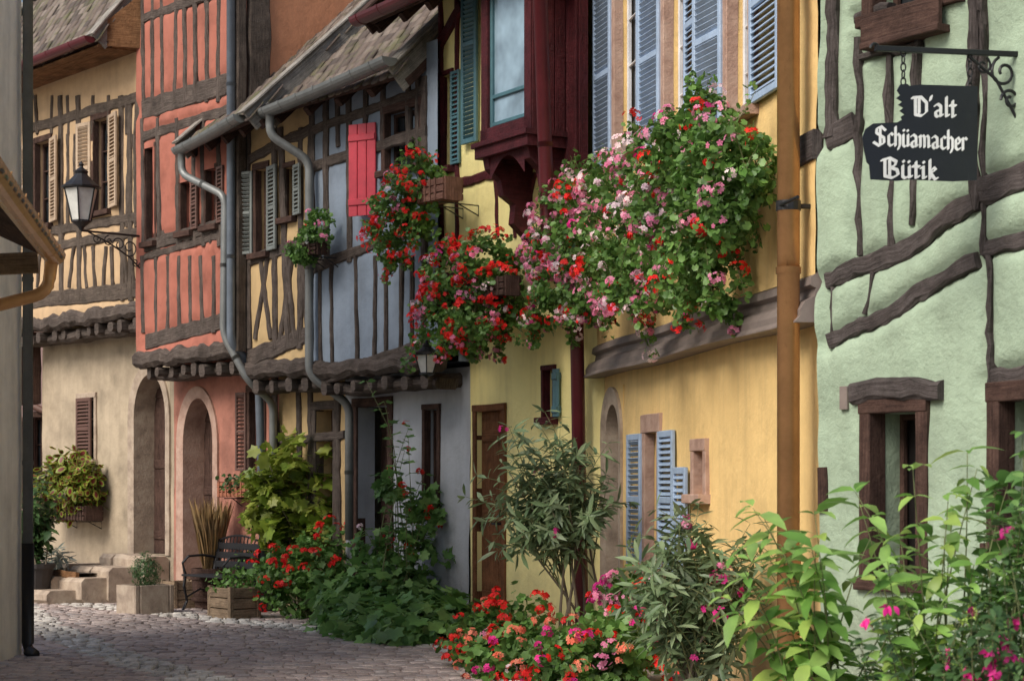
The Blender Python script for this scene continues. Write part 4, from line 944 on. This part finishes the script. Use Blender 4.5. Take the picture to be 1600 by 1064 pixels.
gerbox(WF,[(965,300,.5,.24),(1000,370,.5,.27),(990,445,.5,.22),(948,420,.5,.21),(1040,325,.45,.25),(1010,255,.5,.21),(1045,425,.45,.18)],None,4400,C4,[.18,.46,.32,.04],245,'pale pink geranium cascade under golden house windows',trail=18)
gerbox(WF,[(1065,235,.45,.22),(1105,290,.42,.26),(1135,225,.4,.21),(1095,370,.42,.23),(1165,270,.35,.18),(1145,325,.38,.19),(1085,435,.4,.16),(1100,175,.42,.14),(1125,475,.3,.08)],None,5600,C4,[.42,.40,.12,.06],62,'tall leafy geranium box with scattered red blooms',trail=24)
gerbox(WDu,[(488,375,.3,.16),(500,350,.3,.14),(475,395,.3,.13),(468,380,.32,.1)],(470,502,400,.2,.36,.13,'dkbrown'),800,['fpink','fred'],[.7,.3],5,'small leafy window box with a few pink blooms',trail=4)
t=thing('window_box','weathered red window box on iron brackets under a shutter','flower box',WB.at(372,770,.2)); trough(t,WB,352,396,776,.05,.28,.18,'terra'); p,d=mound([(WB.at(375,752,.18),(.2,.25,.08))],180); leaves('foliage',TG,p,d,.05,'deep',t)
t=thing('coleus_box','wall box overflowing with yellow and maroon coleus leaves','flower box',WA.at(100,800,.3)); trough(t,WA,82,146,812,.1,.4,.2,'dkbrown')
E=[(WA.at(100,770,.35),.3),(WA.at(75,770,.38),.26),(WA.at(128,765,.3),.26),(WA.at(105,735,.35),.24),(WA.at(135,740,.3),.16)]
p,d=mound(E,1500); leaves('foliage',TC,p,d,.13,['lime','maroon'],t,droop=1); 
# ============================================================ ground furniture
def boxcrate(parent,W,s0,s1,o0,o1,z0,h,mat='crate',n=3,name='planter_box'):
    mb=MB()
    for i in range(n):
        a=z0+h*i/n+.004;b=z0+h*(i+1)/n-.006
        mb.wbox(W,s0,s1,a,b,o1-.02,o1); mb.wbox(W,s0,s1,a,b,o0,o0+.02)
        for s in (s0+.01,s1-.01): mb.bar(W.pt(s,(a+b)/2,o0+.02),W.pt(s,(a+b)/2,o1-.02),V((0,0,1)),.02,b-a,.004)
    for s in (s0+.02,s1-.02):
        for o in (o0+.02,o1-.02): mb.wbox(W,s-.03,s+.03,z0,z0+h+.01,o-.025,o+.025)
    mk(mb,name,parent,mat); q=MB(); q.add([W.pt(s0,z0+h*.85,o0),W.pt(s1,z0+h*.85,o0),W.pt(s1,z0+h*.85,o1),W.pt(s0,z0+h*.85,o1)],[[0,1,2,3]]); mk(q,'soil',parent,'soil')
su=WA.uv(225,900,.6)[0]
t=thing('stone_steps','worn irregular sandstone steps up to the arched door','steps',WA.pt(su,0,.5)); 
for i,(a,b,o1,z) in enumerate(((ra[0]-.2,ra[1]+.15,.45,.6),(ra[0]-.7,ra[1]+.1,.85,.46),(ra[0]-1.15,ra[1],1.2,.32),(ra[0]-1.6,ra[1]-.15,1.6,.17))):
    mb=MB(); k=3
    for j in range(k): mb.bar(WA.pt(a+(b-a)*j/k,z/2,o1/2),WA.pt(a+(b-a)*(j+1)/k-.015,z/2+RN.uniform(-.01,.01),o1/2+RN.uniform(-.03,.03)),V((0,0,1)),o1+RN.uniform(-.09,.09),z,.05,.008)
    mk(mb,'step',t,'stone')
s=WA.uv(228,930,1.4)[0]
t=thing('stone_planter','square sandstone trough with a small round evergreen','planter',WA.pt(s,0,1.3)); mb=MB()
for (a,b,o0,o1) in ((s-.24,s+.24,1.6,1.67),(s-.24,s+.24,1.15,1.22),(s-.24,s-.17,1.22,1.6),(s+.17,s+.24,1.22,1.6)): mb.bar(WA.pt((a+b)/2,.0,(o0+o1)/2),WA.pt((a+b)/2,.34,(o0+o1)/2),WA.n3,b-a,o1-o0,.015,.004)
mk(mb,'trough',t,'stone'); q=MB(); q.add([WA.pt(s-.23,.29,1.18),WA.pt(s+.23,.29,1.18),WA.pt(s+.23,.29,1.62),WA.pt(s-.23,.29,1.62)],[[0,1,2,3]]); mk(q,'soil',t,'soil')
p,d=mound([(WA.pt(s,.48,1.4),(.15,.15,.19))],1500,thr=-3,inner=.7); scatter('foliage',TL,p,d+NP.normal(size=d.shape)*.4,np.cross(d,NP.normal(size=d.shape)),np.full(len(p),.05),'deep',parent=t)
s0=WA.uv(66,905,.95)[0]; s1=WA.uv(140,905,.95)[0]
t=thing('log_planter','hollowed log planter with silver leaved plants','planter',WA.pt((s0+s1)/2,0,.95)); mb=MB()
sec=[(.2*math.cos(a),.2*math.sin(a)) for a in [math.pi+math.pi*i/9-.25+(.5*i/9) for i in range(10)]]; sec+=[(x*.75,y*.7) for x,y in reversed(sec)]
mb.sweep([WA.pt(s0+(s1-s0)*i/6,.36+.01*math.sin(i*2),.95) for i in range(7)],sec,V((0,0,1))); 
for s in (s0+.2,s1-.2): mb.bar(WA.pt(s,.09,.75),WA.pt(s,.09,1.15),V((0,0,1)),.12,.18)
mk(mb,'log',t,'brownw'); q=MB(); q.add([WA.pt(s0,.38,.81),WA.pt(s1,.38,.81),WA.pt(s1,.38,1.09),WA.pt(s0,.38,1.09)],[[0,1,2,3]]); mk(q,'soil',t,'soil')
p,d=mound([(WA.pt(s0+.3,.52,.95),.16),(WA.pt(s0+.6,.48,.95),.12)],300); leaves('foliage',TL,p,d,.14,'silver',t)
def pot(parent,c,r,h,mat='pot',name='pot'):
    mb=MB(); mb.lathe(c,[(r*.72,0),(r*.78,.02),(r*.98,h-.06),(r*1.06,h-.055),(r*1.06,h),(r*.95,h),(r*.93,h-.03)],20); mk(mb,name,parent,mat)
c=pz(48,940,25.9); c.z=0
t=thing('potted_laurel','dark leafed laurel in a large dark tub','potted plant',c); pot(t,c,.3,.5)
st=stems(c+V((0,0,.45)),(c+V((.05,0,1.25)),(.35,.35,.65)),30); stem_mesh(t,st,.012,'bark'); P,Nn,D,S=along(st,.3,12,3,.15); scatter('foliage',TO,P,Nn,D,S,'deep',parent=t)
sb0=WB.uv(292,900,.75)[0]; sb1=WB.uv(352,900,.75)[0]+.1
t=thing('park_bench','black cast iron bench with curved arms against red wall','bench',WB.pt((sb0+sb1)/2,0,.6))
mb=MB()
for i in range(5): mb.wbox(WB,sb0,sb1,.42,.445,.42+i*.085,.42+i*.085+.065)
mk(mb,'seat',t,'iron'); mb=MB()
for i in range(3): mb.wbox(WB,sb0,sb1,.52+i*.11,.6+i*.11,.36-i*.02,.385-i*.02)
for i in range(12):
    s=sb0+.06+(sb1-sb0-.12)*i/11; mb.tube([WB.pt(s,.5,.38),WB.pt(s,.84+.06*math.sin(math.pi*i/11),.32)],.008,5)
mb.tube([WB.pt(sb0+(sb1-sb0)*i/12,.84+.07*math.sin(math.pi*i/12),.32) for i in range(13)],.014,6)
mk(mb,'backrest',t,'iron')
for s in (sb0+.02,sb1-.02):
    mb=MB(); mb.tube([WB.pt(s,0,.82),WB.pt(s,.12,.76),WB.pt(s,.3,.8),WB.pt(s,.42,.78)],.018,6); mb.tube([WB.pt(s,0,.28),WB.pt(s,.2,.38),WB.pt(s,.42,.4),WB.pt(s,.86,.31)],.018,6); mb.tube([WB.pt(s,.2,.38),WB.pt(s,.26,.58),WB.pt(s,.16,.78)],.012,6)
    mk(mb,'leg',t,'iron')
    mb=MB(); mb.tube([WB.pt(s,.64,.34),WB.pt(s,.67,.55),WB.pt(s,.66,.74),WB.pt(s,.58,.82),WB.pt(s,.5,.8),WB.pt(s,.42,.77)],.016,6); mk(mb,'armrest',t,'iron')
def crate_plant(px,o,w,h,label,plants=None):
    s=WB.uv(px,930,o)[0]; t=thing('wooden_planter',label,'planter',WB.pt(s,0,o)); boxcrate(t,WB,s-w/2,s+w/2,o-.2,o+.2,0,h)
    if plants: plants(t,WB.pt(s,h,o))
    return t
crate_plant(284,.55,.34,.34,'pale slatted wooden planter beside the bench')
def tuft(t,c):
    p,d=mound([(c+V((0,0,.05)),(.24,.24,.14))],260); leaves('foliage',TG,p,d,.05,'ger',t)
crate_plant(366,1.0,.5,.36,'pale slatted wooden crate planter at end of bench',tuft)
c=WB.at(330,900,.35); c.z=0; t=thing('half_barrel_planter','dark half barrel with a sheaf of dry grass','planter',c)
mb=MB(); mb.lathe(c,[(.19,0),(.23,.25),(.245,.5),(.23,.5),(.22,.44)],18); 
for z in (.1,.36): mb.lathe(c+V((0,0,z)),[(.225+.05*z,0),(.235+.05*z,.005),(.24+.05*z,.04),(.225+.05*z,.045)],18)
mk(mb,'barrel',t,'dkbrown'); P=[];D=[];S=[]
for i in range(260):
    a=RN.uniform(0,6.28); r=RN.random()**.5; P.append(c+V((math.cos(a)*r*.09,math.sin(a)*r*.09,.45))); D.append(V((math.cos(a)*r*.2,math.sin(a)*r*.2,1))); S.append(RN.uniform(.6,.95))
Dn=np.array([d[:] for d in D]); scatter('dry_grass',T_lance(.012,.05),[p[:] for p in P],np.cross(Dn,NP.normal(size=Dn.shape)),Dn,S,'straw',parent=t)
c=pz(415,944,24.0); c.z=0; t=thing('potted_plant','dark pot with a bushy green plant','potted plant',c); pot(t,c,.2,.3)
E=[(c+V((0,0,.5)),(.28,.25,.22)),(c+V((-.14,0,.55)),(.18,.18,.16))]; p,d=mound(E,900); leaves('foliage',TO2,p,d,.07,'ger',t)
# ============================================================ shrubs on the pavement edge
c=pz(475,950,23.3); c.z=0
t=thing('wisteria_shrub','bright yellow green lobed leaved shrub trained against the wall','shrub',c)
st=stems(c,(c+V((-.1,.1,1.5)),(.55,.42,.65)),40,spread=.08); stem_mesh(t,st,.014,'bark'); P,Nn,D,S=along(st,.35,10,2,.26,1.1); scatter('foliage',TP,P,Nn,D,S,'lime',parent=t)
E=[(c+V((-.1,.1,1.5)),(.45,.4,.5)),(c+V((.2,.1,1.8)),(.25,.25,.28)),(c+V((-.4,.1,1.2)),(.3,.3,.35)),(c+V((.2,.1,1.1)),(.3,.3,.4))]
p,d=mound(E,1100,thr=-.3); leaves('leaflets',TB,p,d,.17,'lime',t,droop=.7)
def gerground(cpx,cpy,Z,rs,n,cols,probs,nb,label,mat='ger',sz=.075,cr=.062,fs=.024):
    c0=pz(cpx,cpy,Z); base=V((c0.x,c0.y,0)); t=thing('geranium_bush',label,'flowering plant',base,'geraniums along the wall')
    E=[(c0+V(a),b) for a,b in rs]
    S=[[np.array(base+V((RN.uniform(-.06,.06),RN.uniform(-.06,.06),0))).astype(float)*(1-k/6)+np.array(V(e)+V((RN.uniform(-.15,.15),RN.uniform(-.1,.1),.05)))*(k/6) for k in range(7)] for e,_ in E for _k in range(4)]
    stem_mesh(t,S,.01,'stem'); p,d=mound(E,n,-.5); leaves('foliage',TG,p,d,sz,mat,t); blossoms(t,E,nb,cols,probs,cr=cr,fs=fs,nf=13,front=np.array([-.2,-1,.2]),biasz=1,r0=1.12); return t
gerground(478,890,22.6,[((0,0,0),(.38,.3,.3)),((-.32,0,-.05),(.26,.25,.25)),((.25,.05,.1),(.3,.28,.35)),((0,0,-.3),(.4,.3,.25))],2200,['fred'],[1],34,'bushy scarlet geraniums beside the pavement pots')
c=pz(622,970,21.0); c.z=0
t=thing('climbing_plant','tall airy climbing plant with sparse red flowers','climbing plant',c)
st=stems(c,(c+V((.05,.05,1.35)),(.46,.25,.85)),20,spread=.16); st.append(np.array([c+V((-.05,.1,0)),c+V((0,.1,.9)),c+V((-.02,.1,1.6)),c+V((-.12,.1,2.15)),c+V((-.34,.1,2.62))]))
st.append(np.array([c+V((.1,.1,0)),c+V((.05,.1,1)),c+V((-.05,.1,1.9)),c+V((-.15,.1,2.4))]))
stem_mesh(t,st,.009,'stem'); P,Nn,D,S=along(st,.12,12,2,.12,1.2); scatter('foliage',TB,P,Nn,D,S,'squash',parent=t)
E=[(c+V((0,.1,.65)),(.5,.3,.35)),(c+V((.3,.1,1.25)),(.2,.15,.25)),(c+V((-.05,.1,1.5)),(.15,.15,.2))]; p,d=mound(E,520,thr=.1); leaves('inner_foliage',TB,p,d,.12,'squash',t)
blossoms(t,[(V(q[-1]),.05) for q in st[:18]],24,['fred','fwhite'],[.88,.12],cr=.045,fs=.022,nf=9)
c=pz(600,985,20.6); c.z=0
t=thing('sprawling_squash_plant','low mass of broad green leaves spilling onto the cobbles','ground cover plant',c)
E=[(c+V((-.35,.9,.25)),(.45,.5,.33)),(c+V((.0,.4,.25)),(.5,.5,.33)),(c+V((.25,-.2,.22)),(.5,.5,.3)),(c+V((.55,-.75,.16)),(.42,.5,.25)),(c+V((.1,-.9,.12)),(.45,.5,.2)),(c+V((-.25,-.1,.12)),(.35,.4,.2)),(c+V((.35,-1.5,.1)),(.4,.45,.17))]
p,d=mound(E,2700,thr=-.8,freq=7,inner=.5); k=p[:,2]>.01; leaves('foliage',TB,p[k],d[k],.17,'squash',t,up=1.0,jit=.5)
def oleander(px,py,Z,cen,rad,n,label,per=11,size=.17,fl=None,trunk=.03,t0=.3,ntr=6,leafT=TLW):
    c=pz(px,py,Z); c.z=0; t=thing('oleander_bush',label,'shrub',c,'oleanders in front of the yellow houses')
    tr=stems(c,(c+V(cen)+V((0,0,-.05)),tuple(x*.75 for x in rad)),ntr,spread=.06,shell=.5,curl=.5)
    tw=twigs(tr,(c+V(cen),rad),n)
    stem_mesh(t,tr,trunk,'bark','trunk'); stem_mesh(t,tw,.007,'stem','branches')
    P,Nn,D,S=along(tw,t0,per,3,size,.95,.6); scatter('foliage',leafT,P,Nn,D,S,'olea',parent=t)
    if fl: blossoms(t,[(V(q[-1]),.05) for q in tw[::3]],fl,['fmag','fpink'],[.6,.4],cr=.05,fs=.023,nf=8)
    return t
oleander(912,1000,16.6,(-.30,0,1.50),(.72,.5,.70),92,'airy oleander with slender grey green leaves',per=8,size=.165,fl=3,trunk=.017,ntr=8)
oleander(1085,1040,13.2,(.02,0,.80),(.58,.45,.66),100,'dense oleander bush with narrow leaves and magenta tips',per=8,size=.15,fl=14,trunk=.014,ntr=10)
mixc=['fred','fsal','fpink','fmag','fwhite']
gerground(770,985,16.6,[((0,0,0),(.24,.25,.2)),((.22,0,.08),(.25,.25,.24)),((-.18,0,-.12),(.2,.2,.18)),((.1,0,-.22),(.4,.3,.25))],1400,mixc,[.75,.2,.05,0,0],36,'scarlet geraniums at the foot of the oleander')
gerground(835,1020,15.6,[((0,0,0),(.32,.25,.22)),((.3,0,.02),(.28,.25,.2)),((-.25,0,-.05),(.25,.25,.2)),((.1,0,-.25),(.5,.3,.25))],1900,mixc,[.4,.35,.12,.05,.08],44,'salmon and scarlet geraniums spilling over a planter edge')
gerground(920,1025,14.6,[((0,0,0),(.3,.25,.2)),((.25,0,.1),(.22,.22,.2)),((-.2,0,-.05),(.25,.25,.2)),((.05,0,-.25),(.45,.3,.25))],1700,mixc,[.25,.15,.1,.4,.1],44,'magenta and white geraniums among green leaves')
gerground(985,925,15.2,[((0,0,0),(.17,.2,.16)),((.12,0,-.2),(.22,.25,.25)),((-.1,0,-.35),(.25,.25,.3))],1100,mixc,[.3,.05,.2,.35,.1],26,'mixed magenta geraniums leaning against the oleander')
def shrub(px,Z,cen,rad,n,mat,size,label,name='flowering_shrub',per=10,wh=2,T=TO,sr=.007,t0=.3,group=None,spread=.12,tw=1.05):
    c=pz(px,1000,Z); c.z=0; t=thing(name,label,'shrub',c,group); st=stems(c,(c+V(cen),rad),n,spread=spread,shell=.3)
    stem_mesh(t,st,sr,'stem','branches'); P,Nn,D,S=along(st,t0,per,wh,size,tw,.4); scatter('foliage',T,P,Nn,D,S,mat,parent=t,smooth=True); return t,st
TO3=T_ovate(.2)
shrub(1300,8.9,(-.02,0,1.02),(.58,.38,.50),22,'bright',.165,'light green broad leaved shrub reaching over the lane',per=7,wh=3,T=TO3,t0=.4)
shrub(1445,8.6,(.0,0,1.14),(.46,.4,.62),20,'bright',.145,'fresh green shrub with arching leafy shoots',per=8,wh=3,T=TO3,t0=.35)
shrub(1590,8.3,(.05,0,1.2),(.32,.4,.64),40,'squash',.10,'dense dark leaved shrub beside the green wall',per=12,wh=3)
for px,Z,cen,rad,n,lab in ((1480,7.6,(0,0,.76),(.42,.35,.42),42,'fuchsia bush hung with magenta bell flowers'),(1580,7.2,(0,0,.95),(.26,.3,.46),40,'fuchsia bush with deep pink drooping bells'),(1300,9.3,(0,0,.4),(.45,.3,.42),40,'low fuchsia bush at the foot of the green shrub')):
    t,st=shrub(px,Z,cen,rad,n,'deep',.06,lab,'fuchsia_bush',per=15,wh=3,group='fuchsias beside the green house',sr=.005)
    P=[]
    for s in st:
        for k in range(3):
            if RN.random()<.5:
                b=s[-1-RN.randrange(5)]+NP.normal(size=3)*.035; P.append(b+np.array([0,-.03,-.03]))
    P=np.array(P); m=7; PP_=np.repeat(P,m,0)+NP.normal(size=(len(P)*m,3))*.008; dd=nrm(NP.normal(size=PP_.shape)*.5+np.array([0,0,-1])); 
    scatter('blossoms',TO,PP_,np.cross(dd,NP.normal(size=dd.shape)),dd,np.full(len(PP_),.04),'fmag',parent=t)
# ============================================================ light, world, camera
w=bpy.data.worlds.new('World'); scene.world=w; w.use_nodes=True; nt=w.node_tree
bg=nt.nodes['Background']; sk=nt.nodes.new('ShaderNodeTexSky'); sk.sky_type='NISHITA'; sk.sun_disc=False
el=math.radians(42); sdir=V((-.62,-.60,0)).normalized(); az=math.atan2(sdir.x,sdir.y)
sk.sun_elevation=el; sk.sun_rotation=az; sk.air_density=1.1; sk.dust_density=3
nt.links.new(sk.outputs[0],bg.inputs[0]); bg.inputs[1].default_value=.15
ld=bpy.data.lights.new('sun','SUN'); ld.energy=3.3; ld.angle=math.radians(32); ld.color=(1,.94,.86)
lo_=bpy.data.objects.new('sun',ld); COL.objects.link(lo_); sv=V((sdir.x*math.cos(el),sdir.y*math.cos(el),math.sin(el)))
lo_.rotation_euler=(-sv).to_track_quat('-Z','Y').to_euler(); lo_.location=sv*40
cd=bpy.data.cameras.new('camera'); cam=bpy.data.objects.new('camera',cd); COL.objects.link(cam)
cam.location=(0,0,EYE); cam.rotation_euler=(math.radians(90),0,0); cd.sensor_width=36; cd.lens=F*36/1600; cd.shift_y=(HY-532)/1600
cd.clip_end=600; cd.dof.use_dof=True; cd.dof.focus_distance=17; cd.dof.aperture_fstop=5.6
scene.camera=cam
scene.view_settings.view_transform='Standard'; scene.view_settings.look='None'; scene.view_settings.exposure=0
